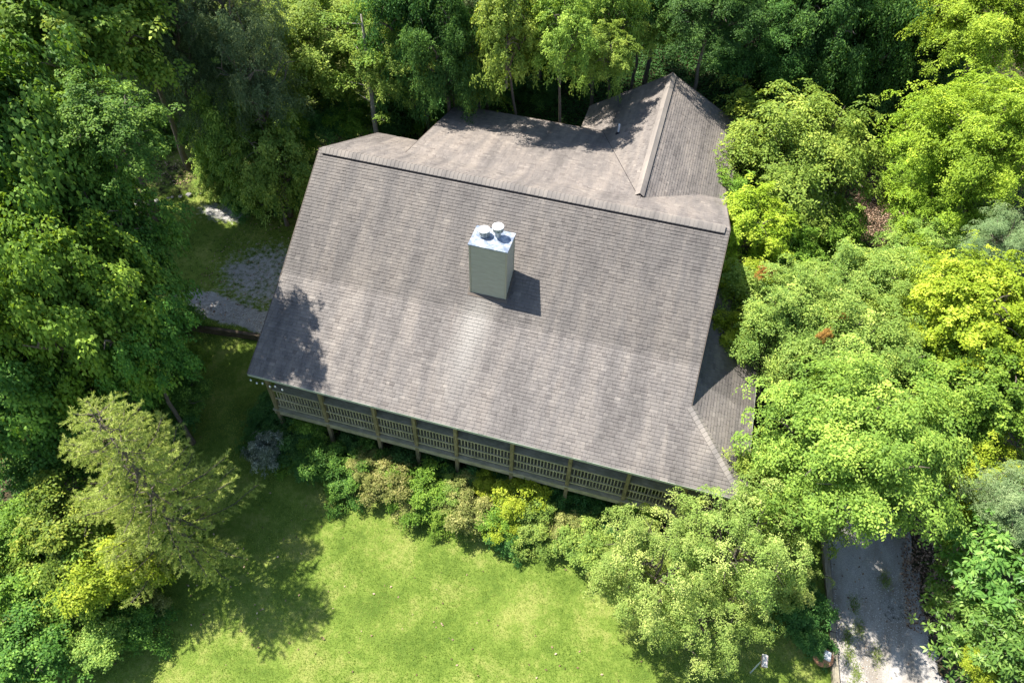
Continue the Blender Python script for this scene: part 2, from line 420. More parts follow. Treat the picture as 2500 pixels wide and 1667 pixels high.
# ------------------------------------------------------------------ the house
house = empty('house', (10, 0, -11))
tag(house, 'house under a long grey brown shingle roof with a raised front deck', 'house')
HO = Vector((10, 0, -11))
def hpart(o):
    """children keep world coordinates"""
    return o
class HMB(MB):
    def build(s, name, mat, parent=None, smooth=False, root=house):
        s.v = [tuple(Vector(p) - HO) for p in s.v]
        return MB.build(s, name, mat, parent or root, smooth)

# roof planes
P = dict(
 A=(0,0,0), B=(20,0,0), Cb=(20,-5.37,-3.334), D=(0,-5.37,-3.334),
 E=(0,-9.97,-5.781), H=(20,-7.02,-4.212), F=(22.95,-9.97,-5.781))
k_back = -0.4994
def zb(y): return k_back * y
wgx, wgz = 15.62, -1.36
def zl(x): return wgz - 0.6 * (wgx - x)
def zr(x): return wgz - 0.6 * (x - wgx)
def zs(y): return -1.36 - 0.239 * (y - 2.73)
TH = 0.11
roof_b = HMB()
def slab(poly, drop=TH):
    poly = [Vector(p) for p in poly]; n = len(poly); low = [p - Vector((0, 0, drop)) for p in poly]
    fs = [tuple(range(n)), tuple(range(2*n-1, n-1, -1))] + [(i, i+n, (i+1) % n + n, (i+1) % n) for i in range(n)]
    roof_b.add(poly + low, fs)
yn = wgz / k_back                                    # where the wing ridge meets the back slope
ev = 4.70                                            # wing half width
zev = wgz - 0.6 * ev
slopes = [
 # polygon (counter clockwise seen from above), course direction u, downhill direction
 ('front_upper', [(0,-5.37,-3.334),(20,-5.37,-3.334),(20,0,0),(0,0,0)]),
 ('front_lower', [(0,-9.97,-5.781),(22.95,-9.97,-5.781),(20,-7.02,-4.212),(20,-5.37,-3.334),(0,-5.37,-3.334)]),
 ('porch_side', [(22.95,-9.97,-5.781),(22.95,1.2,-5.781),(20,1.2,-4.212),(20,-7.02,-4.212)]),
 ('back_left', [(0,0,0),(3.32,0,0),(3.32,6.34,zb(6.34)),(0,6.34,zb(6.34))]),
 ('back_mid', [(3.32,0,0),(wgx,0,0),(wgx,yn,zb(yn)),(3.32,2.73,zb(2.73))]),
 ('back_right', [(wgx,0,0),(20,0,0),(20,6.34,zb(6.34)),(wgx+3.03,6.34,zb(6.34)),(wgx,yn,zb(yn))]),
 ('shed', [(3.32,2.73,-1.36),(wgx,2.73,-1.36),(12.46,10.68,zs(10.68)),(3.32,10.68,zs(10.68))]),
 ('wing_left', [(wgx,2.73,wgz),(wgx,15.05,wgz),(wgx-ev,14.6,zev),(wgx-ev,10.4,zev),(12.46,10.4,zl(12.46))]),
 ('wing_right', [(wgx,2.73,wgz),(wgx+3.03,6.34,zr(wgx+3.03)),(wgx+ev,6.34,zev),(wgx+ev,15.4,zev),(wgx,15.05,wgz)]),
]
for nm, poly in slopes: slab(poly)
roof = roof_b.build('roof', M['felt'])
# fascia and drip edges
b = HMB()
b.obox((0.0,-10.005,-5.90), (22.98,0,0), (0,0.03,0), (0,0,0.135)); b.obox((22.955,-10.0,-5.90), (0,11.2,0), (0.03,0,0), (0,0,0.135))
b.build('eave_trim', M['drip'], roof); b = HMB()
def edge(p, q, w=(0.03,0,0), hgt=0.19):
    p = Vector(p) - Vector((0,0,hgt-0.03)); b.obox(p, Vector(q)-Vector((0,0,hgt-0.03))-p, w, (0,0,hgt))
edge((-0.035,0,0),(-0.035,-5.37,-3.334)); edge((-0.035,-5.37,-3.334),(-0.035,-9.97,-5.781)); edge((-0.035,0,0),(-0.035,6.34,zb(6.34)))
edge((20.005,0,0),(20.005,-5.37,-3.334)); edge((20.005,-5.37,-3.334),(20.005,-7.02,-4.212)); edge((20.005,0,0),(20.005,6.34,zb(6.34)))
edge((3.29,2.73,-1.36),(3.29,10.68,zs(10.68)))
edge((3.29,10.71,zs(10.68)),(12.4,10.71,zs(10.68)),(0,0.03,0))
edge((wgx-ev,14.63,zev),(wgx,15.08,wgz),(0,0.03,0)); edge((wgx,15.08,wgz),(wgx+ev,15.43,zev),(0,0.03,0))
edge((wgx-ev-0.03,10.4,zev),(wgx-ev-0.03,14.6,zev)); edge((wgx+ev,6.34,zev),(wgx+ev,15.4,zev))
b.build('rake_trim', M['rake'], roof)

# shingles: every tab is a thin tilted slab
tabs = []
def cover(poly, EX=0.16, seed=0):
    r = random.Random(seed)
    Pp = [Vector(p) for p in poly]
    n = (Pp[1]-Pp[0]).cross(Pp[2]-Pp[0]).normalized()
    if n.z < 0: n = -n
    down = Vector((n.x, n.y, 0)); down = (down - n * down.dot(n)).normalized()
    if down.z > 0: down = -down
    u = n.cross(down).normalized()
    O = Pp[0]
    pu = [((p-O).dot(u), (p-O).dot(down)) for p in Pp]
    vmax = max(q[1] for q in pu); vmin = min(q[1] for q in pu)
    v = vmax; ci = 0
    while v > vmin + 0.02:
        v0, v1 = max(v - EX, vmin), v; vm = (v0 + v1) / 2
        xs_ = []
        for i in range(len(pu)):
            a_, b_ = pu[i], pu[(i+1) % len(pu)]
            if (a_[1] - vm) * (b_[1] - vm) < 0:
                xs_.append(a_[0] + (b_[0]-a_[0]) * (vm-a_[1]) / (b_[1]-a_[1]))
        if len(xs_) >= 2:
            x0, x1 = min(xs_), max(xs_); x = x0 - r.random() * 0.2
            while x < x1 - 0.01:
                w = r.choice((0.15, 0.19, 0.23, 0.27, 0.31, 0.36)) + r.uniform(-.015, .015)
                a_, b_ = max(x, x0), min(x + w, x1)
                if x1 - b_ < 0.07: b_ = x1
                if b_ - a_ > 0.015:
                    tone = min(1, max(0, r.gauss(0.5, 0.17)))
                    lift = 0.024 + r.uniform(0, 0.010) + (0.008 if tone < .4 else 0)
                    ov = r.uniform(0, 0.012)
                    top0 = O + u*a_ + down*v0 + n*0.008; top1 = O + u*b_ + down*v0 + n*0.008
                    lo0 = O + u*a_ + down*(v1+ov) + n*lift; lo1 = O + u*b_ + down*(v1+ov) + n*lift
                    g = u * 0.0035
                    tabs.append(([top0+g, top1-g, lo1-g, lo0+g, lo0+g-n*(lift-0.002), lo1-g-n*(lift-0.002), top0+g-n*.006, top1-g-n*.006], tone))
                x = b_ if b_ >= x1 else x + w
        v -= EX; ci += 1
TF = [(0,3,2,1),(3,4,5,2),(0,6,4,3),(1,2,5,7)]
for i, (nm, poly) in enumerate(slopes): cover(poly, seed=i)
cam_p = Vector((17.0355,-26.9389,21.5155))
tabs.sort(key=lambda q: (q[0][0] - cam_p).length)
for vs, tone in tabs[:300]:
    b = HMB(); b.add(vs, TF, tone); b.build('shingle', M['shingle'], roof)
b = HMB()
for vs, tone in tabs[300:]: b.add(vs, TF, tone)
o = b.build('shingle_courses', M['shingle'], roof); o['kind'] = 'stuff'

# ridge and hip caps: one bent piece after another
def caps(p, q, n1, n2, wd, lift=0.05, step=0.2, seed=3):
    """n1, n2: down-slope unit vectors on the two sides"""
    r = random.Random(seed); p, q = Vector(p), Vector(q); L = (q-p).length; d = (q-p)/L
    n1, n2 = Vector(n1).normalized(), Vector(n2).normalized(); up = Vector((0,0,1))
    k = 0; s_ = 0.0
    while s_ < L - 0.05:
        e = min(s_ + step + 0.012, L); b = HMB()
        l0, l1 = lift + 0.004, lift + 0.022
        a0 = p + d*s_ + up*l0; a1 = p + d*e + up*l1
        m1, m2 = n1*wd, n2*wd
        r1, r2 = n1*wd*.3 - up*0.004, n2*wd*.3 - up*0.004
        vs = [a0+m1, a0+r1+up*.028, a0+up*.036, a0+r2+up*.028, a0+m2, a1+m1, a1+r1+up*.028, a1+up*.036, a1+r2+up*.028, a1+m2]
        ed = [vs[i+5] - up*0.03 for i in range(5)]
        vs = vs + ed + [vs[0]-up*.02, vs[4]-up*.02]
        fs = [(0,1,6,5),(1,2,7,6),(2,3,8,7),(3,4,9,8)] + [(5+i,6+i,11+i,10+i) for i in range(4)] + [(0,5,10,15),(4,16,14,9)]
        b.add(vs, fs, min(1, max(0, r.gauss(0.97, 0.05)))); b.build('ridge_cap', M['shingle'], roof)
        s_ += step; k += 1
fu = Vector((0,-5.37,-3.334)); bd = Vector((0,1,k_back))
caps((0.18,0,0.055), (19.82,0,0.055), fu, bd, 0.30, 0.05, 0.2)
# ridge vent strip; its black paints the shadow gap under the raised cap
def strip(p, q, dn, w0, w1, z0, z1):
    b = HMB(); p, q, dn = Vector(p), Vector(q), Vector(dn).normalized(); up = Vector((0,0,1))
    b.obox(p + dn*w0 + up*z0, q-p, dn*(w1-w0), up*(z1-z0)); b.build('ridge_vent_shadow', M['felt'], roof)
strip((0.25,0,0), (19.78,0,0), fu, 0.05, 0.325, 0.02, 0.092)
strip((0.25,0,0), (19.78,0,0), bd, 0.05, 0.285, 0.02, 0.085)
wl_, wr_ = Vector((-1,0,-0.6)), Vector((1,0,-0.6))
caps((wgx,2.95,wgz+0.05), (wgx,15.0,wgz+0.05), wl_, wr_, 0.28, 0.05, 0.2, 5)
strip((wgx,3.0,wgz), (wgx,14.4,wgz), wr_, 0.05, 0.30, 0.02, 0.088)
strip((wgx,3.0,wgz), (wgx,14.4,wgz), wl_, 0.05, 0.27, 0.02, 0.082)
hipd = (Vector((22.95,-9.97,-5.781)) - Vector((20,-7.02,-4.212))).normalized()
caps((20.0,-7.02,-4.212), (22.95,-9.97,-5.781), Vector((-0.72,-0.62,-0.30)), Vector((0.62,0.72,-0.30)), 0.20, 0.045, 0.2, 8)
# dark seam where the shed roof and the wing roof meet
va, vb = Vector((wgx-.1, 2.95, zl(wgx-.1)+.03)), Vector((12.46, 10.6, zl(12.46)+.03))
b = HMB(); b.obox(va + Vector((0,0,.006)), vb - va, (0.018,0.012,0.01), (0,0,0.004)); b.build('valley_seam', M['felt'], roof)
# plumbing vent
b = HMB(); b.tube([(13.42,9.9,-2.9),(13.42,9.9,-2.08)], 0.06, 10); b.build('vent_pipe', M['white'])
b = HMB(); b.tube([(13.42,9.9,-2.72),(13.42,9.9,-2.56)], [0.16,0.07], 10); b.build('vent_boot', M['slot'])

# walls below the roof
b = HMB()
def wallbox(x0,x1,y0,y1,z1): b.box(x0,x1,y0,y1,-11.6,z1)
wallbox(0.5,19.5,-6.9,5.7,-4.35); wallbox(3.8,12.3,5.71,10.2,-3.5); wallbox(wgx-4.2,wgx+4.2,5.72,14.2,-4.3)
for x in (0.5, 19.38):
    b.add([(x,-6.9,-4.349),(x+.12,-6.9,-4.349),(x,-5.37,-3.5),(x+.12,-5.37,-3.5),(x,0,-.15),(x+.12,0,-.15),(x,5.7,-3.05),(x+.12,5.7,-3.05),(x,5.7,-4.349),(x+.12,5.7,-4.349)],
          [(0,2,4,6,8),(1,9,7,5,3),(0,1,3,2),(2,3,5,4),(4,5,7,6),(6,7,9,8)])
b.add([(wgx-4.2,14.2,-4.29),(wgx+4.2,14.2,-4.29),(wgx,14.2,-1.6),(wgx-4.2,14.3,-4.29),(wgx+4.2,14.3,-4.29),(wgx,14.3,-1.6)], [(0,1,2),(5,4,3),(0,2,5,3),(1,4,5,2)])
b.build('wall', M['wall'])
for i, x in enumerate((2.2, 5.6, 13.2, 16.6)):
    b = HMB(); b.box(x,x+1.4,-6.96,-6.905,-8.0,-6.5); w = b.build('window', M['white'])
    b = HMB(); b.box(x+.1,x+1.3,-6.975,-6.961,-7.9,-6.6); b.build('pane', M['glass'], w)
b = HMB(); b.box(9.4,10.5,-6.96,-6.905,-8.75,-6.5); dr = b.build('door', M['trim'])
b = HMB(); b.box(9.6,10.3,-6.975,-6.961,-7.6,-6.7); b.build('pane', M['glass'], dr)

# ------------------------------------------------------------------ front deck: floor boards, beam, posts, railing
for i in range(15):
    y = -9.42 + i * 0.165
    b = HMB(); b.box(0.45, 22.4, y, y+0.155, -8.78, -8.74); b.build('deck_board', M['deck'])
b = HMB(); b.box(0.42, 22.45, -9.66, -9.545, -9.24, -8.862); b.build('rim_beam', M['deck'])
b = HMB(); b.box(0.42, 22.45, -9.74, -9.43, -8.86, -8.80); b.build('deck_edge_board', M['deck'])
b = HMB(); b.box(0.42, 22.45, -9.44, -9.40, -9.25, -8.98); b.build('inner_beam', M['deck'])
for i in range(19):
    x = 0.6 + i*1.2; b = HMB(); b.box(x, x+.045, -9.38, -6.95, -9.0, -8.79); b.build('joist', M['deck'])
posts = [0.60, 3.33, 6.03, 8.03, 10.06, 12.78, 15.48, 18.12, 20.6, 22.3]
for i, x in enumerate(posts):
    y = -9.58
    b = HMB(); b.box(x-.085, x+.085, y-.10, y+.07, -6.25, -5.9)
    g = float(height(x, y))
    b = HMB(); b.box(x-.085, x+.085, y-.10, y+.07, g-.1, -5.92); pp = b.build('support_post', M['post'])
    b = HMB(); b.box(x-.2, x+.2, y-.2, y+.18, g-.3, g+.12); b.build('post_footing', M['conc'], pp)
b = HMB(); b.box(0.45, 22.4, -9.62, -9.53, -6.15, -5.93); b.build('eave_beam', M['deck'])
for a_, c_ in zip(posts[:-1], posts[1:]):
    x0, x1 = a_ + .085, c_ - .085
    b = HMB(); b.box(x0, x1, -9.63, -9.17, -7.24, -7.195); b.build('rail_cap', M['deck'])
    b = HMB(); b.box(x0, x1, -9.60, -9.555, -7.33, -7.242); b.build('top_rail', M['deck'])
    b = HMB(); b.box(x0, x1, -9.60, -9.555, -7.99, -7.90); b.build('middle_rail', M['deck'])
    b = HMB(); b.box(x0, x1, -9.60, -9.555, -8.62, -8.53); b.build('bottom_rail', M['deck'])
    n = round((x1 - x0) / 0.158)
    for k in range(1, n):
        x = x0 + (x1 - x0) * k / n + random.uniform(-.006, .006)
        b = HMB(); b.box(x-.022, x+.022, -9.552, -9.515, -8.62, -7.245); b.build('baluster', M['deck'])
# string of bulbs under the left end of the eave
sl = empty('string_lights', (0.1, -10.02, -5.95))
tag(sl, 'short string of white bulbs hanging under the left end of the front eave', 'string lights')
b = MB(); pts = []
for i in range(25):
    s_ = i / 24; x = s_ * 1.9; pts.append((x, -0.035, -0.03 - 0.16 * abs(math.sin(s_ * math.pi * 3))))
b.tube(pts, 0.008, 5); b.build('cable', M['slot'], sl)
for x, z in ((0.02,-.1),(0.30,-.22),(0.62,-.12),(0.98,-.22),(1.28,-.10),(1.62,-.22)):
    b = MB(); b.tube([(x,-.04,z),(x,-.04,z-.05),(x,-.04,z-.11),(x,-.04,z-.13)], [.02,.045,.04,.015], 8); b.build('bulb', M['white'], sl, True)

# ------------------------------------------------------------------ chimney
c0, c1, cf, cb_, ct = 9.213, 10.911, -4.543, -3.335, 0.151
b = HMB(); b.box(c0+.02, c1-.02, cf+.02, cb_-.02, -3.3, ct-.03)
chim = b.build('chimney', M['trim'])
nb = 22
def zroof(y): return -3.334/5.37*(-y)
ztop = ct - 0.06
zlo = zroof(cf) - 0.02
hb = (ztop - zlo) / nb
for k in range(nb):
    z0 = zlo + k*hb; z1 = z0 + hb
    b = HMB()
    b.add([(c0+.06,cf-.020,z0),(c1-.06,cf-.020,z0),(c1-.06,cf+.012,z1+.012),(c0+.06,cf+.012,z1+.012),(c0+.06,cf+.02,z0),(c1-.06,cf+.02,z0)],
          [(0,1,2,3),(0,4,5,1),(0,3,4),(1,5,2)]); b.build('siding_board', M['siding'], chim)
for sx, s in ((c1, 1), (c0, -1)):
    for k in range(nb):
        z0 = zlo + k*hb; z1 = z0 + hb
        ys0 = cf + 0.06; ye = cb_ - .06
        zz = zroof(ye) + 0.0
        # cut the board where the roof climbs past it
        yc = min(ye, max(ys0, 5.37/3.334*z1))
        if z1 > zroof(cb_): yc = ye
        if yc - ys0 < 0.05: continue
        b = HMB(); x0, x1 = sx + s*.012, sx - s*.012
        b.add([(x0,ys0,z0),(x0,yc,z0),(x1,yc,z1+.012),(x1,ys0,z1+.012),(sx-s*.02,ys0,z0),(sx-s*.02,yc,z0)],
              [(0,1,2,3) if s > 0 else (3,2,1,0),(0,4,5,1),(0,3,4),(1,5,2)]); b.build('siding_board', M['siding'], chim)
for x, y in ((c0,cf),(c1,cf),(c1,cb_),(c0,cb_)):
    sx = 1 if x == c1 else -1; sy = 1 if y == cb_ else -1
    b = HMB()
    b.box(min(x-sx*.055,x+sx*.022), max(x-sx*.055,x+sx*.022), min(y-sy*.055,y+sy*.022), max(y-sy*.055,y+sy*.022), zroof(y)-.1, ct-.055)
    b.build('corner_trim', M['trim'], chim)
b = HMB()
vs = [(c0-.05,cf-.05,ct-.075),(c1+.05,cf-.05,ct-.075),(c1+.05,cb_+.05,ct-.075),(c0-.05,cb_+.05,ct-.075),
      (c0-.05,cf-.05,ct-.01),(c1+.05,cf-.05,ct-.01),(c1+.05,cb_+.05,ct-.01),(c0-.05,cb_+.05,ct-.01),((c0+c1)/2,(cf+cb_)/2,ct+.035)]
b.add(vs, [(3,2,1,0),(0,1,5,4),(1,2,6,5),(2,3,7,6),(3,0,4,7),(4,5,8),(5,6,8),(6,7,8),(7,4,8)]); b.build('chimney_top', M['zinc'], chim)
dsl = Vector((0,-5.37,-3.334)).normalized(); nsl = Vector((0,-3.334,5.37)).normalized(); nsl = nsl if nsl.z > 0 else -nsl
b = HMB(); b.obox(Vector((c0-.10,cf-.03,zroof(cf-.03)))+nsl*.036, (c1-c0+.20,0,0), dsl*.13, nsl*.004); b.build('flashing', M['rake'], chim)
for k in range(8):
    yy = cf + .02 + k*.145
    for x_, w_ in ((c1+.022, .09), (c0-.022, -.09)):
        b = HMB(); b.obox(Vector((x_,yy+.14,zroof(yy+.14)))+nsl*.034, (w_,0,0), dsl*.16, nsl*(.004+.001*k)); b.build('flashing', M['rake'], chim)
def flue(x, y, hp, hc):
    b = HMB(); b.tube([(x,y,ct),(x,y,ct+.05)], [.22,.135], 20); b.build('flue_collar', M['zinc'], chim, False)
    b = HMB(); b.tube([(x,y,ct-.02),(x,y,ct+hp+.03)], .125, 20); b.build('flue_pipe', M['flue'], chim, False)
    z = ct + hp
    b = HMB(); b.tube([(x,y,z),(x,y,z+hc-.01)], .175, 20); b.build('flue_screen', M['slot'], chim)
    for k, zz in enumerate((0.0, hc*.36, hc*.70)):
        b = HMB(); b.tube([(x,y,z+zz),(x,y,z+zz+.035)], .238-.004*k, 24); b.build('flue_band', M['flue'], chim)
    for k in range(8):
        a_ = k*math.pi/4; cx, cy = x+.228*math.cos(a_), y+.228*math.sin(a_)
        b = HMB(); b.box(cx-.012,cx+.012,cy-.012,cy+.012,z,z+hc); b.build('flue_strap', M['flue'], chim)
    b = HMB(); b.tube([(x,y,z+hc),(x,y,z+hc+.035),(x,y,z+hc+.055)], [.262,.250,.14], 28); b.build('flue_cap', M['cap'], chim)
flue(9.70, -3.88, 0.12, 0.24)
flue(10.29, -3.78, 0.40, 0.20)

# ------------------------------------------------------------------ timber edges, stones, small things
rw = empty('retaining_wall', (-6, -5.1, -9.8)); tag(rw, 'low dark timber retaining wall between the gravel yard and the lawn', 'retaining wall')
RO = Vector((-6, -5.1, -9.8))
p0, p1 = Vector((RW[0][0], RW[0][1], 0)), Vector((RW[1][0], RW[1][1], 0)); dd = (p1-p0); LL = dd.length; dd /= LL
M['darksleeper'] = wood_mat('dark_sleeper_timber', (0.06,0.045,0.032), (0.20,0.15,0.11), (1.5, 7, 7))
for row in range(2):
    s_ = 0.0 - row * 0.9
    while s_ < LL:
        a_, e_ = max(0, s_), min(LL, s_ + 2.4)
        if e_ - a_ > .2:
            b = MB(); q = p0 + dd*a_ + Vector((random.uniform(-.02,.02), random.uniform(-.03,.02), -10.12 + row*0.205)) - RO
            b.obox(q, dd*(e_-a_-.02), Vector((dd.y,-dd.x,0))*0.2, (0,0,0.2)); b.build('timber', M['darksleeper'], rw)
        s_ += 2.4
de = empty('driveway_edging', (28.4, -14, -11.2)); tag(de, 'pale weathered timber edging along the left side of the gravel driveway', 'edging')
for k, (ya, yb_) in enumerate(((-19.6,-17.0),(-16.95,-14.55),(-14.5,-12.1),(-12.05,-9.6),(-9.55,-7.2),(-7.15,-4.8))):
    xa = float(np.interp(ya, [-34,-14,-9,0], [28.45,28.65,28.15,27.25])); xb = float(np.interp(yb_, [-34,-14,-9,0], [28.45,28.65,28.15,27.25]))
    b = MB(); z0 = float(height(28.4, (ya+yb_)/2)) - .05 + 11.2
    b.obox((xa-28.4-.3, ya+14, z0), (xb-xa, yb_-ya, 0), (0.26,0,0), (0,0,0.26)); b.build('timber', M['sleeper'], de)
# row of stones at the foot of the upper bank
u0, u1 = Vector((UW[0][0], UW[0][1], 0)), Vector((UW[1][0], UW[1][1], 0)); ud = (u1-u0); UL = ud.length; ud /= UL
def stone_mesh(seed, mat, name):
    r = random.Random(seed); bm = bmesh.new(); bmesh.ops.create_icosphere(bm, subdivisions=1, radius=1)
    for v in bm.verts: v.co *= r.uniform(.75, 1.15)
    me = bpy.data.meshes.new(name); bm.to_mesh(me); bm.free(); me.materials.append(mat); return me
stones = [stone_mesh(i, M['stone'], 'edge_stone') for i in range(5)]
se = empty('stone_edging', (u0 + ud*8 + Vector((0,0,-9.6)))); tag(se, 'broken row of grey stones along the foot of the mossy bank', 'stone edging')
s_ = 3.0
while s_ < UL - 1.5:
    r_ = random.uniform(.10, .21); q = u0 + ud*s_ + Vector((0,0,-9.62)) - Vector(se.location)
    o = link_mesh('stone', random.choice(stones), se); o.location = q + Vector((random.uniform(-.1,.1), random.uniform(-.12,.08), 0)); o.scale = (r_*1.3, r_, r_*.8); o.rotation_euler = (0,0,random.random()*6)
    s_ += r_*2 + random.choice((.05,.1,.3,.6))
rocks = [stone_mesh(20+i, M['rock'], 'rock') for i in range(4)]
for i, (x, y, r_, lab) in enumerate((
    (34.2, 16.6, .42, 'largest pale rock among the shrubs right of the bark mulch'),
    (34.6, 19.3, .30, 'narrow pale rock higher up beside the bark mulch'),
    (31.6, 13.6, .34, 'flat pale rock just below the bark mulch patch'),
    (26.9, 13.7, .36, 'pale rock showing through the crown of the big green maple'),
    (25.9, 14.6, .30, 'smaller pale rock under the maple nearer the house'))):
    o = link_mesh('rock', rocks[i % 4]); o.location = (x, y, float(height(x, y)) + .1); o.scale = (r_, r_*.8, r_*.6); o.rotation_euler = (0, 0, i*1.3)
    tag(o, lab, 'rock', 'pale rocks on the upper right slope')
# birdhouse on its pole
gz_ = float(height(24.96, -14.76))
bh = empty('birdhouse', (24.96, -14.76, gz_)); tag(bh, 'small brown birdhouse with pale roof on a leaning metal pole in the lawn', 'birdhouse')
b = MB(); b.tube([(0,0,-.05),(0.03,0.02,1.62)], .028, 8); b.build('pole', M['pole'], bh)
b = MB(); b.box(.02,.22,-.22,.20,1.55,1.82); b.build('nest_box', M['bird'], bh)
b = MB(); b.add([(-.0,-.26,1.80),(.24,-.26,1.80),(.24,.24,1.80),(-.0,.24,1.80),(.12,-.26,1.88),(.12,.24,1.88),(-.0,-.26,1.785),(.24,-.26,1.785),(.24,.24,1.785),(-.0,.24,1.785)],
              [(0,4,5,3),(4,1,2,5),(0,1,4),(2,3,5),(0,6,7,1),(1,7,8,2),(2,8,9,3),(3,9,6,0),(9,8,7,6)]); b.build('roof', M['birdroof'], bh)
b = MB(); b.tube([(.13,-.221,1.69),(.13,-.235,1.69)], .045, 12); b.build('entrance_hole', M['slot'], bh)
# planter bowl beside the drive edging
gz_ = float(height(27.85, -13.3))
pl = empty('planter', (27.85, -13.35, gz_)); tag(pl, 'round brown planter bowl with a white slab on it beside the driveway edging', 'planter')
b = MB(); b.tube([(0,0,0),(0,0,.12),(0,0,.34),(0,0,.36),(0,0,.30)], [.30,.38,.44,.40,.36], 20); b.build('bowl', M['clay'], pl)
b = MB(); b.tube([(0,0,.28),(0,0,.31)], [.37,.36], 20); b.build('soil', M['bark'], pl)
b = MB(); b.obox((-.04,-.10,.32), (.30,-.05,0), (.05,.38,0), (0,0,.13)); b.build('slab', M['white'], pl)

# ------------------------------------------------------------------ foliage prototypes
def unit(a): return a / np.maximum(np.linalg.norm(a, axis=-1, keepdims=True), 1e-9)
def sprays(C_, N_, rng, nt, nl, sr, ll, lw, droop, ang, jit, tone, dome=0.0, leafup=0.5):
    """C_ spray centres, N_ normals; nt twigs of nl leaves; returns quads and their tone"""
    n = len(C_)
    ref = unit(rng.normal(size=(n, 3))); t1 = unit(np.cross(N_, ref)); t2 = np.cross(N_, t1)
    a0 = rng.random((n, 1)) * 6.283
    th = a0 + np.arange(nt)[None] * (6.283 / nt) + rng.normal(size=(n, nt)) * 0.3
    tw = np.cos(th)[..., None] * t1[:, None] + np.sin(th)[..., None] * t2[:, None]          # n,nt,3
    szs = sr * rng.uniform(0.6, 1.35, (n, nt, 1))
    f = (np.arange(nl)[None, None] + 0.5 + rng.uniform(-.3, .3, (n, nt, nl))) / nl
    f = f ** 0.8
    pos = C_[:, None, None] + tw[:, :, None] * (f * szs)[..., None] - N_[:, None, None] * (droop * f ** 2 * szs)[..., None]
    if dome: pos = pos + N_[:, None, None] * (dome * sr * np.sqrt(np.clip(1 - f ** 2, 0, 1)))[..., None]
    pos = pos + rng.normal(size=pos.shape) * jit
    sd = np.where(np.arange(nl) % 2 == 0, 1, -1)[None, None] * (ang + rng.normal(size=(n, nt, nl)) * 0.35)
    sidev = np.cross(N_[:, None], tw)[:, :, None]
    d = tw[:, :, None] * np.cos(sd)[..., None] + sidev * np.sin(sd)[..., None] + rng.normal(size=pos.shape) * 0.22
    d[..., 2] -= 0.18
    d = unit(d).reshape(-1, 3); pos = pos.reshape(-1, 3)
    nn = np.repeat(N_, nt * nl, 0) * (1 - leafup) + np.array([0, 0, leafup]) + rng.normal(size=pos.shape) * 0.33
    w = unit(np.cross(d, nn)); up = unit(np.cross(w, d))
    sc_ = rng.uniform(.7, 1.25, (len(pos), 1)); L_ = ll * sc_; W_ = lw * sc_ * .5
    q = np.stack([pos, pos + d * L_ * .5 + w * W_ + up * W_ * .35, pos + d * L_ - up * L_ * .12, pos + d * L_ * .5 - w * W_ + up * W_ * .35], 1)
    tn = np.repeat(tone, nt * nl) + rng.normal(size=len(pos)) * 0.13
    return q.reshape(-1, 3), np.clip(tn, 0, 1)

def crown_pts(rng, n, R, Rz, lump, inner=0.35, nb_=13, low=-0.55, outl=.09):
    d = unit(rng.normal(size=(n * 3, 3))); d = d[d[:, 2] > low][:n]
    bd_ = unit(rng.normal(size=(nb_, 3)) * np.array([1, 1, .7])); amp = rng.uniform(-0.5, 1.0, nb_)
    env = 1 + lump * (np.exp(-8 * (1 - d @ bd_.T)) * amp).sum(1)
    f = rng.uniform(inner ** 2, 1, len(d)) ** 0.5
    # gather the sprays in layers of boughs
    nbg = 60; bo = unit(rng.normal(size=(nbg, 3))); k = (d @ bo.T).argmax(1)
    d2 = unit(d * 0.66 + bo[k] * 0.50)
    offs = rng.uniform(0.72, 1.14, nbg)[k]
    # each bough bulges in its middle, so dark gaps open between boughs
    cosb = (d * bo[k]).sum(1); offs = offs * (0.80 + 0.20 * np.clip((cosb - .80) / .17, 0, 1))
    f = np.where(rng.random(len(f)) < outl, np.maximum(f, .85) * rng.uniform(1.04, 1.30, len(f)), f)
    p = d2 * (f * env * offs)[:, None] * np.array([R, R, Rz])
    ph = rng.random(3) * 6.28; w_ = 1.0 + 5.2 / R
    hole = np.sin(p[:, 0] * w_ + ph[0] + .8 * np.sin(p[:, 1] * 1.1)) + np.sin(p[:, 1] * w_ * .93 + ph[1] + .8 * np.sin(p[:, 2])) + np.sin(p[:, 2] * w_ + ph[2])
    keep = (hole > -0.95) | (rng.random(len(f)) < .12)
    p, d2, f, k = p[keep], d2[keep], f[keep], k[keep]
    return p, unit(d2 * .5 + bo[k] * .6), f + (rng.uniform(-1, 1, nbg)[k]) * .42

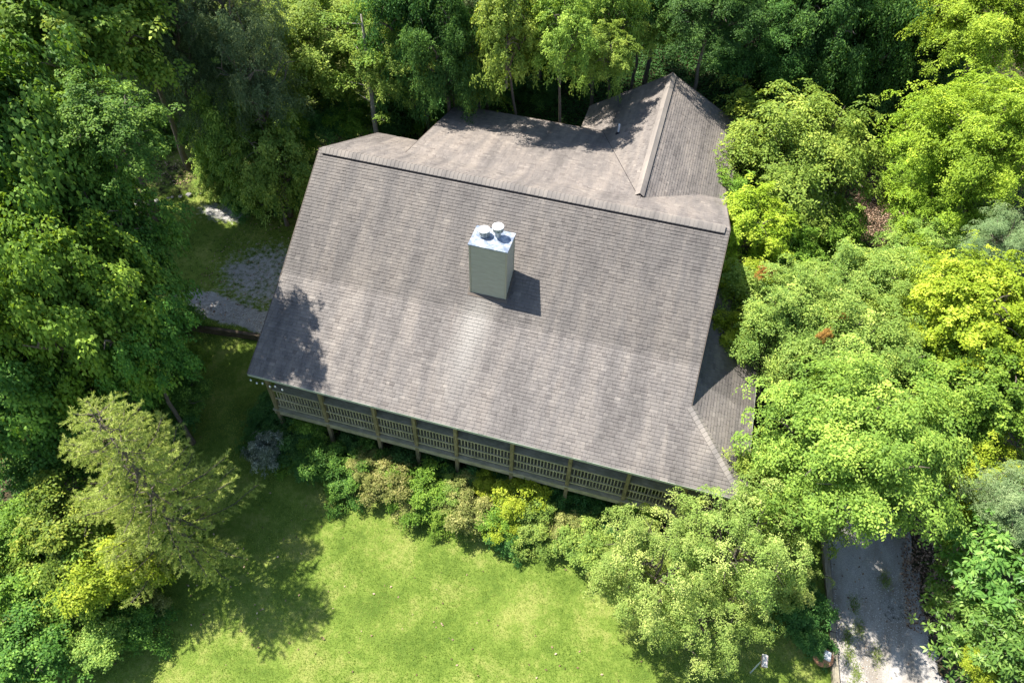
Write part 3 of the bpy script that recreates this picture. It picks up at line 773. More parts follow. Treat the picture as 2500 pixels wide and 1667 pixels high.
def branches_mb(rng, R, Rz, nlimb, r0=0.16, start=-0.75):
    m = MB()
    for i in range(nlimb):
        a = 2 * math.pi * (i / nlimb) + rng.normal() * .3; el = rng.uniform(-.15, 1.1)
        e = Vector((math.cos(a) * math.cos(el) * R * .82, math.sin(a) * math.cos(el) * R * .82, math.sin(el) * Rz * .8))
        s0 = Vector((0, 0, Rz * rng.uniform(start, .15)))
        pts = []
        for k in range(7):
            q = k / 6; p = s0.lerp(e, q); p.z += math.sin(q * math.pi) * R * -.06 + 0
            p += Vector(rng.normal(size=3) * .05 * R * (0.2 if k in (0,) else .6)); pts.append(p)
        m.tube(pts, [r0 * (1 - .85 * k / 6) for k in range(7)], 5, cap=False)
        for j in range(5):
            q = 2 + j % 4; b0 = pts[q]
            dv = Vector(rng.normal(size=3)); dv.z = abs(dv.z) * .4; dv = dv.normalized() * R * rng.uniform(.25, .45)
            m.tube([b0, b0 + dv * .5 + Vector((0,0,.05*R)), b0 + dv], [r0 * .38, r0 * .25, r0 * .08], 4, cap=False)
    # leader
    m.tube([(0,0,-Rz*.95), (rng.normal()*.03*R, rng.normal()*.03*R, -Rz*.3), (rng.normal()*.06*R, rng.normal()*.06*R, Rz*.3), (0,0,Rz*.8)], [r0*1.5, r0*1.15, r0*.7, r0*.2], 7, cap=False)
    return m

def make_kind(seed, n, nt, nl, sr, ll, lw, R=4.5, Rz=4.2, lump=.35, droop=.35, ang=.85, jit=.03, dome=0., out=.55, leafup=.5, inner=.35, low=-.55, tone_sd=.16, nlimb=9, r0=.16):
    rng = np.random.default_rng(seed)
    p, d, f = crown_pts(rng, n, R, Rz, lump, inner, low=low)
    N_ = unit(d * out + np.array([0, 0, 1.0 - out * .5]) + rng.normal(size=d.shape) * .22)
    # each bough has its own tone; outer sprays are paler
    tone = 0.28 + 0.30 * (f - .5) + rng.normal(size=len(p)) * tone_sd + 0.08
    q, tn = sprays(p, N_, rng, nt, nl, sr, ll, lw, droop, ang, jit, tone, dome, leafup)
    br = branches_mb(rng, R, Rz, nlimb, r0)
    return q, tn, br

KIND = {}
def kind(name, mats, bark_m, R, Rz, **kw):
    q, tn, br = make_kind(R=R, Rz=Rz, **kw)
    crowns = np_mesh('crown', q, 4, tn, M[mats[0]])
    bo = br.build('branches', M[bark_m]); bme = bo.data; bpy.data.objects.remove(bo)
    KIND[name] = (crowns, bme, R, Rz, bark_m)

kind('broad', ['maple','oak','poplar'], 'bark', 4.5, 4.2, seed=1, n=1500, nt=6, nl=6, sr=.55, ll=.21, lw=.16, droop=.30, lump=.4)
kind('frond', ['ash','walnut','locust','sumac'], 'bark', 4.5, 4.0, seed=2, n=1250, nt=6, nl=9, sr=.70, ll=.19, lw=.095, droop=.45, ang=.95, lump=.45, jit=.015)
kind('airy', ['maple','lime','ash','oak'], 'bark', 3.0, 3.2, seed=3, n=760, nt=6, nl=7, sr=.48, ll=.165, lw=.12, droop=.3, lump=.5, nlimb=8, r0=.09)
kind('cluster', ['crape'], 'bark', 3.2, 2.8, seed=4, n=330, nt=11, nl=11, sr=.44, ll=.085, lw=.062, droop=.15, lump=.4, dome=.75, out=.6, jit=.03, inner=.5, nlimb=9, r0=.08)
kind('fine', ['hemlock','spruce'], 'bark', 3.4, 3.6, seed=5, n=1500, nt=5, nl=9, sr=.42, ll=.12, lw=.035, droop=.7, ang=.6, lump=.4, jit=.015, nlimb=10, r0=.12)
kind('rosette', ['rhodo'], 'bark', 2.4, 2.2, seed=6, n=800, nt=9, nl=1, sr=.10, ll=.30, lw=.105, droop=.2, ang=.15, lump=.35, jit=.02, nlimb=7, r0=.06, leafup=.35)
kind('bush', ['shrub','olive','silver','lime','maple','hemlock','orange','sumac'], 'bark', 1.4, 1.1, seed=7, n=620, nt=6, nl=6, sr=.32, ll=.115, lw=.075, droop=.25, lump=1.25, jit=.02, inner=.25, low=-.3, nlimb=6, r0=.03)

# ground heights for roots
def hz(x, y): return float(height(x, y))
G_T = 'woodland trees behind the house'
def trunk_mesh(h, r, lean, seed, mat):
    rg = random.Random(seed); b = MB(); pts = []; rad = []
    n = 9
    for i in range(n):
        q = i / (n - 1)
        pts.append((lean[0] * q * q + rg.uniform(-.06, .06) * (q > 0), lean[1] * q * q + rg.uniform(-.06, .06) * (q > 0), -.15 + (h + .15) * q))
        rad.append(r * (1.35 if i == 0 else 1.12 if i == 1 else 1.0 - .45 * q))
    b.tube(pts, rad, 10); return b
cnt = [0]
def tree(kd, mat, x, y, zc, r, label, cat='tree', group=None, rz=None, name='tree', trunk_r=None, bark_m=None, lean=(0, 0), g=None, off=(0, 0)):
    crowns, bme, R, Rz, bk = KIND[kd]; cnt[0] += 1
    # a trunk always stands clear of the house; the crown may lean over its roof
    x0_, y0_ = x, y
    if 9.8 < x < 21.2 and 5.0 < y < 16.3: y = 16.4
    elif -0.6 < x <= 9.8 and -2.0 < y < 11.9: y = 12.0
    elif 17.5 < x < 23.5 and -10.6 < y < 5.0: x = 23.6
    elif 20.0 < x < 21.2 and 5.0 <= y < 7: x = 21.3
    if (x, y) != (x0_, y0_): off = (off[0] + x0_ - x, off[1] + y0_ - y)
    gz0 = hz(x, y) if g is None else g
    root = empty(name, (x, y, gz0)); tag(root, label, cat, group)
    s = r / R; sz = (rz or r * Rz / R) / Rz
    h = max(0.3, zc - gz0)
    if group and 'woodland' in group and rz is None: sz = min((zc - gz0) * (.78 if 'behind' in group else .62), 1.9 * r) / Rz if (zc - gz0) * .62 > r * Rz / R else sz
    rot = (cnt[0] * 2.399) % 6.283
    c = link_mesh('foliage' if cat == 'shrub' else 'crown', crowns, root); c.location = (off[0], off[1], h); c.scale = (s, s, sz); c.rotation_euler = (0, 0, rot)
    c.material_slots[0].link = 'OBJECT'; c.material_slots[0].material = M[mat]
    bo = link_mesh('branches', bme, root); bo.location = (off[0], off[1], h); bo.scale = (s, s, sz); bo.rotation_euler = (0, 0, rot)
    hh = max(.25, h - .55 * Rz * sz); tr_ = trunk_r or (.045 * r + .03)
    if off != (0, 0): lean = (off[0] * .95, off[1] * .95)
    if cat != 'shrub':
        trunk_mesh(hh, tr_, lean, cnt[0], None).build('trunk', M[bark_m or bk], root, True)
    else:
        trunk_mesh(hh, .03, lean, cnt[0], None).build('stem', M[bk], root, True)
    return root

TREES = [
 ('broad','poplar',-12.47,-0.29,4.0,4.4,'tall tree with sunlit yellow green leaves in the upper left corner',{'group': 'woodland trees on the left', 'rz': 4.6, 'cat': 'tree', 'name': 'tree'}),
 ('broad','oak',-9.41,-8.40,2.8,3.6,'dark oak at the left edge below the sunlit corner tree',{'group': 'woodland trees on the left', 'cat': 'tree', 'name': 'tree'}),
 ('broad','oak',-8.17,-8.44,1.0,3.4,'dark leafy tree left of the shaded clearing with a leaning trunk',{'group': 'woodland trees on the left', 'cat': 'tree', 'name': 'tree'}),
 ('broad','maple',-8.71,-11.68,-1.0,3.4,'mid green tree at the left edge halfway down the woods',{'group': 'woodland trees on the left', 'cat': 'tree', 'name': 'tree'}),
 ('broad','oak',-5.36,-9.01,-0.8,2.4,'broad dark tree whose crown reaches out over the shaded gravel yard',{'group': 'woodland trees on the left', 'cat': 'tree', 'name': 'tree'}),
 ('broad','maple',-5.42,-11.94,-1.2,3.1,'green tree with small sunlit specks in the middle of the left woods',{'group': 'woodland trees on the left', 'cat': 'tree', 'name': 'tree'}),
 ('broad','oak',-3.97,-11.34,-3.2,2.1,'low dark tree beside the left end of the timber wall',{'group': 'woodland trees on the left', 'cat': 'tree', 'name': 'tree'}),
 ('broad','oak',-8.40,-14.01,-4.5,3.1,'deep shaded tree at the left edge above the olive undergrowth',{'group': 'woodland trees on the left', 'cat': 'tree', 'name': 'tree'}),
 ('broad','oak',-7.22,-12.17,-7.0,2.4,'shadowed tree just behind the tip of the pine',{'group': 'woodland trees on the left', 'cat': 'tree', 'name': 'tree'}),
 ('airy','oak',-4.78,-9.87,-9.0,1.5,'small mid green tree between the dark woods and the shaded lawn',{'group': 'woodland trees on the left', 'cat': 'tree', 'name': 'tree'}),
 ('airy','maple',-5.95,-7.75,-9.6,1.0,'low sapling with bright leaves by the corner of the shaded lawn',{'group': 'woodland trees on the left', 'cat': 'tree', 'name': 'tree'}),
 ('bush','olive',-9.95,-14.63,-8.5,1.6,'brownish olive undergrowth bush left of the pine',{'name': 'shrub', 'cat': 'shrub', 'group': 'loose undergrowth bushes'}),
 ('bush','oak',-8.07,-15.63,-9.0,1.6,'grey green undergrowth bush at the left foot of the pine',{'name': 'shrub', 'cat': 'shrub', 'group': 'loose undergrowth bushes'}),
 ('bush','maple',-7.40,-18.93,-8.5,1.3,'light green bush cut by the left edge of the picture',{'name': 'shrub', 'cat': 'shrub', 'group': 'loose undergrowth bushes'}),
 ('bush','poplar',-4.35,-18.27,-8.0,1.7,'yellow leaved bush beneath the left branches of the pine',{'name': 'shrub', 'cat': 'shrub', 'group': 'loose undergrowth bushes'}),
 ('bush','lime',-2.56,-19.24,-8.9,1.5,'largest yellow green bush left of the pine shadow',{'name': 'shrub', 'cat': 'shrub', 'group': 'loose undergrowth bushes'}),
 ('bush','poplar',-3.73,-20.02,-9.2,1.5,'dull yellow bush among the yellow bushes left of the pine',{'name': 'shrub', 'cat': 'shrub', 'group': 'loose undergrowth bushes'}),
 ('bush','maple',-5.88,-20.34,-9.5,1.6,'bright green bush near the lower left edge',{'name': 'shrub', 'cat': 'shrub', 'group': 'loose undergrowth bushes'}),
 ('bush','sumac',-1.96,-21.58,-10.6,1.1,'mint green bush in the lower left corner by the lawn',{'name': 'shrub', 'cat': 'shrub', 'group': 'loose undergrowth bushes'}),
 ('bush','oak',-3.91,-22.65,-10.4,1.6,'dull green bush in the very bottom left corner',{'name': 'shrub', 'cat': 'shrub', 'group': 'loose undergrowth bushes'}),
 ('bush','oak',-1.19,-20.33,-11.2,1.1,'dark bush where the pine shadow meets the lawn',{'name': 'shrub', 'cat': 'shrub', 'group': 'loose undergrowth bushes'}),
 ('bush','olive',-1.02,-19.64,-11.4,0.7,'small ochre bush on the edge of the bottom left lawn',{'name': 'shrub', 'cat': 'shrub', 'group': 'loose undergrowth bushes'}),
 ('bush','shrub',-2.78,-17.44,-10.8,1.4,'dark bush in the shade under the pine trunk',{'name': 'shrub', 'cat': 'shrub', 'group': 'loose undergrowth bushes'}),
 ('fine','hemlock',-11.32,5.24,2.0,3.2,'grey green hemlock right of the yellow corner tree',{'group': 'woodland trees behind the house', 'rz': 6.0, 'cat': 'tree', 'name': 'conifer_tree'}),
 ('fine','hemlock',-8.25,6.77,2.0,3.0,'hemlock at the top edge between two leafy trees',{'group': 'woodland trees behind the house', 'rz': 6.0, 'cat': 'tree', 'name': 'conifer_tree'}),
 ('fine','hemlock',-9.96,5.46,-1.0,2.4,'lower dull green hemlock above the shaded bank',{'group': 'woodland trees behind the house', 'rz': 5.0, 'cat': 'tree', 'name': 'conifer_tree'}),
 ('fine','hemlock',-6.25,4.85,0.0,2.4,'dusky hemlock touching the left side of the tall leaning tree',{'group': 'woodland trees behind the house', 'cat': 'tree', 'name': 'conifer_tree'}),
 ('airy','sumac',-8.57,4.66,-4.0,2.0,'shaded blue green small tree right of the mossy clearing',{'group': 'woodland trees behind the house', 'cat': 'tree', 'name': 'tree'}),
 ('airy','sumac',-6.05,3.97,-5.0,2.2,'blue green small tree beside the upper left corner of the roof',{'group': 'woodland trees behind the house', 'cat': 'tree', 'name': 'tree'}),
 ('airy','maple',-7.41,8.33,-5.8,1.8,'leafy small tree hugging the left gable peak',{'group': 'woodland trees behind the house', 'cat': 'tree', 'name': 'tree'}),
 ('bush','shrub',-6.73,5.74,-8.6,1.0,'low dark bush beside the orange clay by the gable',{'name': 'shrub', 'cat': 'shrub', 'group': 'loose undergrowth bushes'}),
 ('frond','ash',-6.33,12.11,-1.2,4.2,'tall bright tree with a pale trunk standing behind the left end of the ridge',{'group': 'woodland trees behind the house', 'bark_m': 'birch', 'rz': 3.4, 'cat': 'tree', 'name': 'tree'}),
 ('airy','ash',-7.87,9.94,-4.2,2.6,'sunlit green tree left of the pale trunk',{'group': 'woodland trees behind the house', 'rz': 2.4, 'cat': 'tree', 'name': 'tree'}),
 ('frond','ash',0.17,10.29,-0.5,2.5,'leafy tree right of the pale trunk above the rear roof',{'group': 'woodland trees behind the house', 'rz': 2.0, 'cat': 'tree', 'name': 'tree'}),
 ('frond','walnut',0.85,10.95,1.5,2.9,'dark green tree at the top edge right of the pale trunk',{'group': 'woodland trees behind the house', 'cat': 'tree', 'name': 'tree'}),
 ('frond','walnut',3.17,9.82,0.5,2.2,'dark tree above the brown patch behind the house',{'group': 'woodland trees behind the house', 'cat': 'tree', 'name': 'tree'}),
 ('bush','olive',0.96,16.13,-5.6,1.6,'reddish brown bush above the shaded shed roof',{'name': 'shrub', 'cat': 'shrub', 'group': 'loose undergrowth bushes'}),
 ('bush','shrub',-0.04,13.89,-6.2,1.7,'dark bush against the rear shed roof',{'name': 'shrub', 'cat': 'shrub', 'group': 'loose undergrowth bushes'}),
 ('fine','spruce',3.82,15.51,1.0,2.2,'blue green conifer tip at the top edge of the picture',{'group': 'woodland trees behind the house', 'cat': 'tree', 'name': 'conifer_tree'}),
 ('airy','ash',6.86,9.38,2.5,1.8,'bright green young tree behind the rear shed roof',{'group': 'woodland trees behind the house', 'rz': 3.4, 'cat': 'tree', 'name': 'tree'}),
 ('airy','ash',4.64,11.22,-1.5,1.6,'young tree with yellow tips hanging over the shed roof eave',{'group': 'woodland trees behind the house', 'cat': 'tree', 'name': 'tree'}),
 ('airy','ash',9.66,9.86,2.5,1.6,'narrow young tree between the bright sapling and the dark woods',{'group': 'woodland trees behind the house', 'rz': 2.6, 'cat': 'tree', 'name': 'tree'}),
 ('frond','ash',10.74,14.84,1.5,2.4,'fresh green tree at the top edge above the wing roof',{'group': 'woodland trees behind the house', 'cat': 'tree', 'name': 'tree'}),
 ('frond','ash',13.10,17.71,0.3,2.3,'leafy tree directly above the tip of the wing gable',{'group': 'woodland trees behind the house', 'rz': 1.9, 'cat': 'tree', 'name': 'tree'}),
 ('airy','ash',11.90,11.76,1.0,1.4,'low bright sapling left of the wing gable tip',{'group': 'woodland trees behind the house', 'rz': 1.6, 'cat': 'tree', 'name': 'tree'}),
 ('airy','ash',5.97,20.48,-6.3,1.3,'lone sapling standing on the dark ivy slope',{'group': 'woodland trees behind the house', 'cat': 'tree', 'name': 'tree'}),
 ('airy','maple',7.38,19.18,-6.6,1.0,'smallest sapling just behind the rear inner roof corner',{'group': 'woodland trees behind the house', 'cat': 'tree', 'name': 'tree'}),
 ('frond','walnut',17.03,16.94,2.0,2.8,'dark frond leaved tree at the top edge right of the wing',{'group': 'woodland trees behind the house', 'rz': 2.4, 'cat': 'tree', 'name': 'tree'}),
 ('frond','walnut',20.19,20.64,-1.0,3.2,'dark shaded tree above the big green maple',{'group': 'woodland trees behind the house', 'cat': 'tree', 'name': 'tree'}),
 ('frond','walnut',23.63,21.94,0.0,3.4,'deep green tree at the top edge left of the bright corner',{'group': 'woodland trees behind the house', 'cat': 'tree', 'name': 'tree'}),
 ('frond','walnut',27.61,23.80,-0.5,3.4,'darkest tree at the top edge beside the bright corner tree',{'group': 'woodland trees behind the house', 'cat': 'tree', 'name': 'tree'}),
 ('frond','walnut',22.40,22.62,-4.5,2.8,'shaded tree just behind the crown of the big green maple',{'group': 'woodland trees behind the house', 'cat': 'tree', 'name': 'tree'}),
 ('frond','walnut',26.75,24.63,-4.5,3.0,'dark tree in the gully left of the bright right hand trees',{'group': 'woodland trees behind the house', 'cat': 'tree', 'name': 'tree'}),
 ('airy','oak',28.93,22.78,-6.8,2.3,'dark low tree above the bark mulch patch',{'group': 'woodland trees behind the house', 'cat': 'tree', 'name': 'tree'}),
 ('frond','walnut',30.44,23.98,-5.0,2.6,'shaded tree under the reaching yellow green branches',{'group': 'woodland trees behind the house', 'cat': 'tree', 'name': 'tree'}),
 ('airy','maple',19.87,24.00,-7.0,1.2,'small leafy tree right of the wing gable tip',{'group': 'woodland trees behind the house', 'rz': 1.2, 'cat': 'tree', 'name': 'tree'}),
 ('frond','locust',32.63,20.67,2.0,3.4,'bright yellow green tree filling the upper right corner',{'group': 'trees on the right of the house', 'cat': 'tree', 'name': 'tree'}),
 ('frond','locust',31.54,13.79,-1.5,3.2,'yellow green tree reaching left over the dark gully',{'group': 'trees on the right of the house', 'cat': 'tree', 'name': 'tree'}),
 ('frond','locust',32.52,10.98,0.5,3.2,'feathery bright tree at the right edge below the corner tree',{'group': 'trees on the right of the house', 'cat': 'tree', 'name': 'tree'}),
 ('frond','locust',32.26,11.55,-4.5,2.9,'fine leaved bright tree right of the bark mulch patch',{'group': 'trees on the right of the house', 'cat': 'tree', 'name': 'tree'}),
 ('fine','spruce',33.05,5.62,-2.0,1.7,'blue green conifer at the right edge among bright trees',{'group': 'trees on the right of the house', 'cat': 'tree', 'name': 'conifer_tree'}),
 ('frond','sumac',32.04,8.91,-6.0,2.6,'grey green tree below the feathery bright tree',{'group': 'trees on the right of the house', 'cat': 'tree', 'name': 'tree'}),
 ('airy','maple',31.75,18.96,-7.6,1.3,'small tree behind the upper edge of the bark mulch',{'group': 'trees on the right of the house', 'cat': 'tree', 'name': 'tree'}),
 ('frond','ash',23.57,12.06,-4.0,4.5,'big green tree whose crown hides the right side of the wing roof',{'group': 'trees on the right of the house', 'cat': 'tree', 'name': 'tree'}),
 ('airy','maple',20.11,7.95,-5.3,2.0,'leafy side crown spreading over the roof valley by the ridge end',{'group': 'trees on the right of the house', 'cat': 'tree', 'name': 'tree'}),
 ('airy','lime',21.49,4.85,-3.6,2.0,'bright yellow tree just right of the ridge end',{'group': 'trees on the right of the house', 'cat': 'tree', 'name': 'tree'}),
 ('airy','lime',21.21,2.00,-4.9,1.6,'yellow leafed tree close to the right rake of the roof',{'group': 'trees on the right of the house', 'cat': 'tree', 'name': 'tree'}),
 ('airy','lime',21.25,-1.67,-5.0,1.1,'lowest yellow tree leaning over the porch roof',{'group': 'trees on the right of the house', 'cat': 'tree', 'name': 'tree'}),
 ('airy','maple',20.55,3.65,-8.3,1.3,'shaded dark green tree squeezed beside the right wall',{'group': 'trees on the right of the house', 'cat': 'tree', 'name': 'tree'}),
 ('airy','maple',26.45,9.74,-7.3,2.2,'loose green small tree with pale ground showing through',{'group': 'trees on the right of the house', 'cat': 'tree', 'name': 'tree'}),
 ('airy','maple',23.85,5.65,-6.0,1.9,'green small tree between the yellow tree and the loose tree',{'group': 'trees on the right of the house', 'cat': 'tree', 'name': 'tree'}),
 ('frond','sumac',23.91,-0.68,-4.0,2.8,'pale green tree with orange tips right of the yellow trees',{'group': 'trees on the right of the house', 'cat': 'tree', 'name': 'tree'}),
 ('frond','sumac',27.76,2.72,-4.5,3.0,'pale green tree in the middle of the right hand woods',{'group': 'trees on the right of the house', 'cat': 'tree', 'name': 'tree'}),
 ('frond','sumac',26.88,-2.38,-4.0,3.0,'dense grey green tree above the largest lower tree',{'group': 'trees on the right of the house', 'cat': 'tree', 'name': 'tree'}),
 ('broad','lime',31.46,-0.70,-1.5,2.8,'brightest yellow tree at the right edge halfway down',{'group': 'trees on the right of the house', 'cat': 'tree', 'name': 'tree'}),
 ('frond','locust',30.80,2.66,-3.5,2.5,'bright feathery tree left of the brightest yellow tree',{'group': 'trees on the right of the house', 'cat': 'tree', 'name': 'tree'}),
 ('broad','maple',30.24,-2.90,-4.5,2.6,'sunlit green tree with dark gaps right of the largest lower tree',{'group': 'trees on the right of the house', 'cat': 'tree', 'name': 'tree'}),
 ('broad','maple',32.00,-3.51,-3.0,2.5,'green tree at the right edge below the brightest yellow tree',{'group': 'trees on the right of the house', 'cat': 'tree', 'name': 'tree'}),
 ('frond','ash',26.11,-8.25,-2.4,3.4,'largest lower tree with fresh green fronds over the porch corner',{'group': 'trees on the right of the house', 'cat': 'tree', 'name': 'tree'}),
 ('frond','ash',25.09,-8.74,-5.8,2.2,'lower fresh green tree hanging toward the shaded driveway',{'group': 'trees on the right of the house', 'cat': 'tree', 'name': 'tree'}),
 ('frond','ash',28.76,-5.06,-5.0,2.4,'fresh green tree beside the dark strip of leaf litter',{'group': 'trees on the right of the house', 'cat': 'tree', 'name': 'tree'}),
 ('cluster','crape',19.89,-13.49,-6.8,2.6,'pale tree with rounded leaf clusters at the porch corner',{'group': 'trees on the right of the house', 'rz': 2.6, 'cat': 'tree', 'name': 'tree'}),
 ('cluster','crape',22.85,-12.17,-6.0,2.6,'tallest pale tree with clustered leaves below the hip end',{'group': 'trees on the right of the house', 'rz': 2.7, 'cat': 'tree', 'name': 'tree'}),
 ('cluster','crape',22.22,-14.24,-8.0,2.2,'lower pale clustered tree spreading over the sunny lawn',{'group': 'trees on the right of the house', 'cat': 'tree', 'name': 'tree'}),
 ('cluster','crape',24.79,-11.51,-8.4,1.7,'pale clustered tree nearest the shaded driveway',{'group': 'trees on the right of the house', 'cat': 'tree', 'name': 'tree'}),
 ('cluster','crape',19.14,-13.56,-8.4,1.6,'smallest pale clustered tree at the end of the shrub border',{'group': 'trees on the right of the house', 'cat': 'tree', 'name': 'tree'}),
 ('airy','lime',32.30,-6.32,-5.0,1.6,'small bright yellow tree right of the leaf litter strip',{'group': 'trees on the right of the house', 'cat': 'tree', 'name': 'tree'}),
 ('fine','spruce',32.43,-8.50,-3.5,1.7,'blue green conifer cut by the right edge above the rhododendrons',{'group': 'trees on the right of the house', 'cat': 'tree', 'name': 'conifer_tree'}),
 ('airy','maple',33.40,-7.23,-7.5,1.6,'green small tree below the blue green conifer',{'group': 'trees on the right of the house', 'cat': 'tree', 'name': 'tree'}),
 ('rosette','rhodo',32.65,-10.41,-5.2,2.1,'uppermost rhododendron with large pale leaves at the right edge',{'group': 'rhododendrons at the lower right', 'name': 'rhododendron', 'cat': 'shrub'}),
 ('rosette','rhodo',32.68,-12.03,-7.2,1.8,'rhododendron spilling over the right side of the driveway',{'group': 'rhododendrons at the lower right', 'name': 'rhododendron', 'cat': 'shrub'}),
 ('rosette','rhodo',32.72,-13.43,-5.6,1.6,'rhododendron in the bottom right corner',{'group': 'rhododendrons at the lower right', 'name': 'rhododendron', 'cat': 'shrub'}),
 ('rosette','rhodo',32.95,-9.83,-8.4,1.3,'low rhododendron beside the brown leaf litter',{'group': 'rhododendrons at the lower right', 'name': 'rhododendron', 'cat': 'shrub'}),
 ('bush','lime',31.89,-14.01,-6.2,0.6,'small yellow bush among the rhododendrons in the bottom right',{'name': 'shrub', 'cat': 'shrub', 'group': 'loose undergrowth bushes'}),
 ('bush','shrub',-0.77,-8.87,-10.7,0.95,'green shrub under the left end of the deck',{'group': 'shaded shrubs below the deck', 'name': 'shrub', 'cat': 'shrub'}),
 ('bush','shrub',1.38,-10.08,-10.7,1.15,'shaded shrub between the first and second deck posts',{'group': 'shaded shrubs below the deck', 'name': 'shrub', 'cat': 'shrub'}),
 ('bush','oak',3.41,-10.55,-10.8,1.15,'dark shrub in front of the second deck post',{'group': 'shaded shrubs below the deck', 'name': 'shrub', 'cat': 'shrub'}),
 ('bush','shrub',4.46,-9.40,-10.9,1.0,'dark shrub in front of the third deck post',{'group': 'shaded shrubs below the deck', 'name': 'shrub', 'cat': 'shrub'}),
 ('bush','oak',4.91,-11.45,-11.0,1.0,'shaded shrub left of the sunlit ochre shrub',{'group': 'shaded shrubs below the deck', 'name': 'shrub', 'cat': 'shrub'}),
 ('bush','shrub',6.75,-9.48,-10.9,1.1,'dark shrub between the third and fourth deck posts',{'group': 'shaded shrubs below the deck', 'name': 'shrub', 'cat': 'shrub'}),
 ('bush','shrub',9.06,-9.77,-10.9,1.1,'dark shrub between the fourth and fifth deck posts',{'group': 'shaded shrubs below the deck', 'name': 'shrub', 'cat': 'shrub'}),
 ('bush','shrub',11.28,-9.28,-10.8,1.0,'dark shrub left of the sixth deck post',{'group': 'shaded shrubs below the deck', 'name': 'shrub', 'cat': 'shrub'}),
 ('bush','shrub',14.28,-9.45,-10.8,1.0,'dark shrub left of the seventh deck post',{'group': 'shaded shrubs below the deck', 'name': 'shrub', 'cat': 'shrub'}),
 ('bush','shrub',16.84,-9.73,-11.0,1.0,'dark shrub right of the seventh deck post',{'group': 'shaded shrubs below the deck', 'name': 'shrub', 'cat': 'shrub'}),
 ('airy','maple',19.05,-9.26,-9.6,0.9,'shaded green tree top rising in front of the right end of the railing',{'group': 'trees on the right of the house', 'cat': 'tree', 'name': 'tree'}),
 ('bush','silver',0.45,-11.39,-10.3,0.75,'silver grey leaved bush at the left end of the border',{'name': 'shrub', 'rz': 0.85, 'cat': 'shrub', 'group': 'loose undergrowth bushes'}),
 ('bush','maple',1.14,-10.92,-11.1,0.65,'bright sprig of shrub right of the silver bush',{'group': 'shaded shrubs below the deck', 'name': 'shrub', 'cat': 'shrub'}),
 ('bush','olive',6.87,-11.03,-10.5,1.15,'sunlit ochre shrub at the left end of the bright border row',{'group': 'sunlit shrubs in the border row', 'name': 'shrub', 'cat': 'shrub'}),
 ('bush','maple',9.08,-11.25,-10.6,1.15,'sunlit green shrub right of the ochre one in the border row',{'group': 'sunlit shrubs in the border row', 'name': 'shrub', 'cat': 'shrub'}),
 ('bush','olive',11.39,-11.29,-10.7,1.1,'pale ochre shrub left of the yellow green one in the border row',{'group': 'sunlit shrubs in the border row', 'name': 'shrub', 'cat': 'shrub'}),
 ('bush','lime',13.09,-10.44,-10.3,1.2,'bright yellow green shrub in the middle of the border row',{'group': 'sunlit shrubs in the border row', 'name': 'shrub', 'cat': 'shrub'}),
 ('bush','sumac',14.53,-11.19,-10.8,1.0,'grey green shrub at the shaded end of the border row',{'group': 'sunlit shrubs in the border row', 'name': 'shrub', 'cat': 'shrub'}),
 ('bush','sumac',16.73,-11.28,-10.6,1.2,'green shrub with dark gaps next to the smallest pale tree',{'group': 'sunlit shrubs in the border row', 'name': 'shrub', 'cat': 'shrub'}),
 ('bush','shrub',15.12,-10.24,-11.0,1.0,'dark shrub behind the shaded end of the border row',{'group': 'shaded shrubs below the deck', 'name': 'shrub', 'cat': 'shrub'}),
 ('bush','shrub',27.42,-12.72,-10.9,0.7,'dark bush under the pale tree beside the planter',{'name': 'shrub', 'cat': 'shrub', 'group': 'loose undergrowth bushes'}),
 ('bush','shrub',26.62,-11.65,-10.4,1.0,'dark bush under the pale clustered trees by the driveway',{'name': 'shrub', 'cat': 'shrub', 'group': 'loose undergrowth bushes'}),
 ('broad','oak',-14.21,2.11,8.0,4.5,'shade tree beyond the top left corner',{'group': 'woodland trees on the left', 'cat': 'tree', 'name': 'tree'}),
 ('fine','hemlock',-14.27,6.31,5.0,3.2,'tall hemlock whose lower boughs dip in at the top left',{'group': 'woodland trees behind the house', 'rz': 6.0, 'cat': 'tree', 'name': 'conifer_tree'}),
 ('frond','walnut',0.89,17.15,1.0,3.0,'dark tree cut by the top edge above the shed roof',{'group': 'woodland trees behind the house', 'cat': 'tree', 'name': 'tree'}),
 ('frond','walnut',6.73,17.94,2.0,3.2,'dark tree cut by the top edge left of the wing gable',{'group': 'woodland trees behind the house', 'cat': 'tree', 'name': 'tree'}),
 ('frond','walnut',13.76,19.14,2.5,3.0,'dark tree cut by the top edge above the wing gable',{'group': 'woodland trees behind the house', 'rz': 2.4, 'cat': 'tree', 'name': 'tree'}),
 ('frond','walnut',20.37,25.22,2.0,3.6,'dark tree cut by the top edge right of the wing gable',{'group': 'woodland trees behind the house', 'cat': 'tree', 'name': 'tree'}),
 ('frond','walnut',28.48,27.98,1.0,3.6,'dark tree cut by the top edge near the bright corner',{'group': 'woodland trees behind the house', 'cat': 'tree', 'name': 'tree'}),
 ('airy','oak',-5.30,12.35,-6.0,1.7,'dark leafy tree behind the left rear eave',{'group': 'woodland trees behind the house', 'cat': 'tree', 'name': 'tree'}),
 ('airy','maple',-2.13,13.20,-6.2,1.5,'small tree between the pale trunk and the shed roof corner',{'group': 'woodland trees behind the house', 'cat': 'tree', 'name': 'tree'}),
 ('airy','oak',4.47,17.25,-7.0,1.4,'dark small tree just above the shed roof eave',{'group': 'woodland trees behind the house', 'cat': 'tree', 'name': 'tree'}),
 ('bush','shrub',2.60,16.50,-6.6,1.4,'dark bush at the upper edge of the shed roof',{'name': 'shrub', 'cat': 'shrub', 'group': 'loose undergrowth bushes'}),
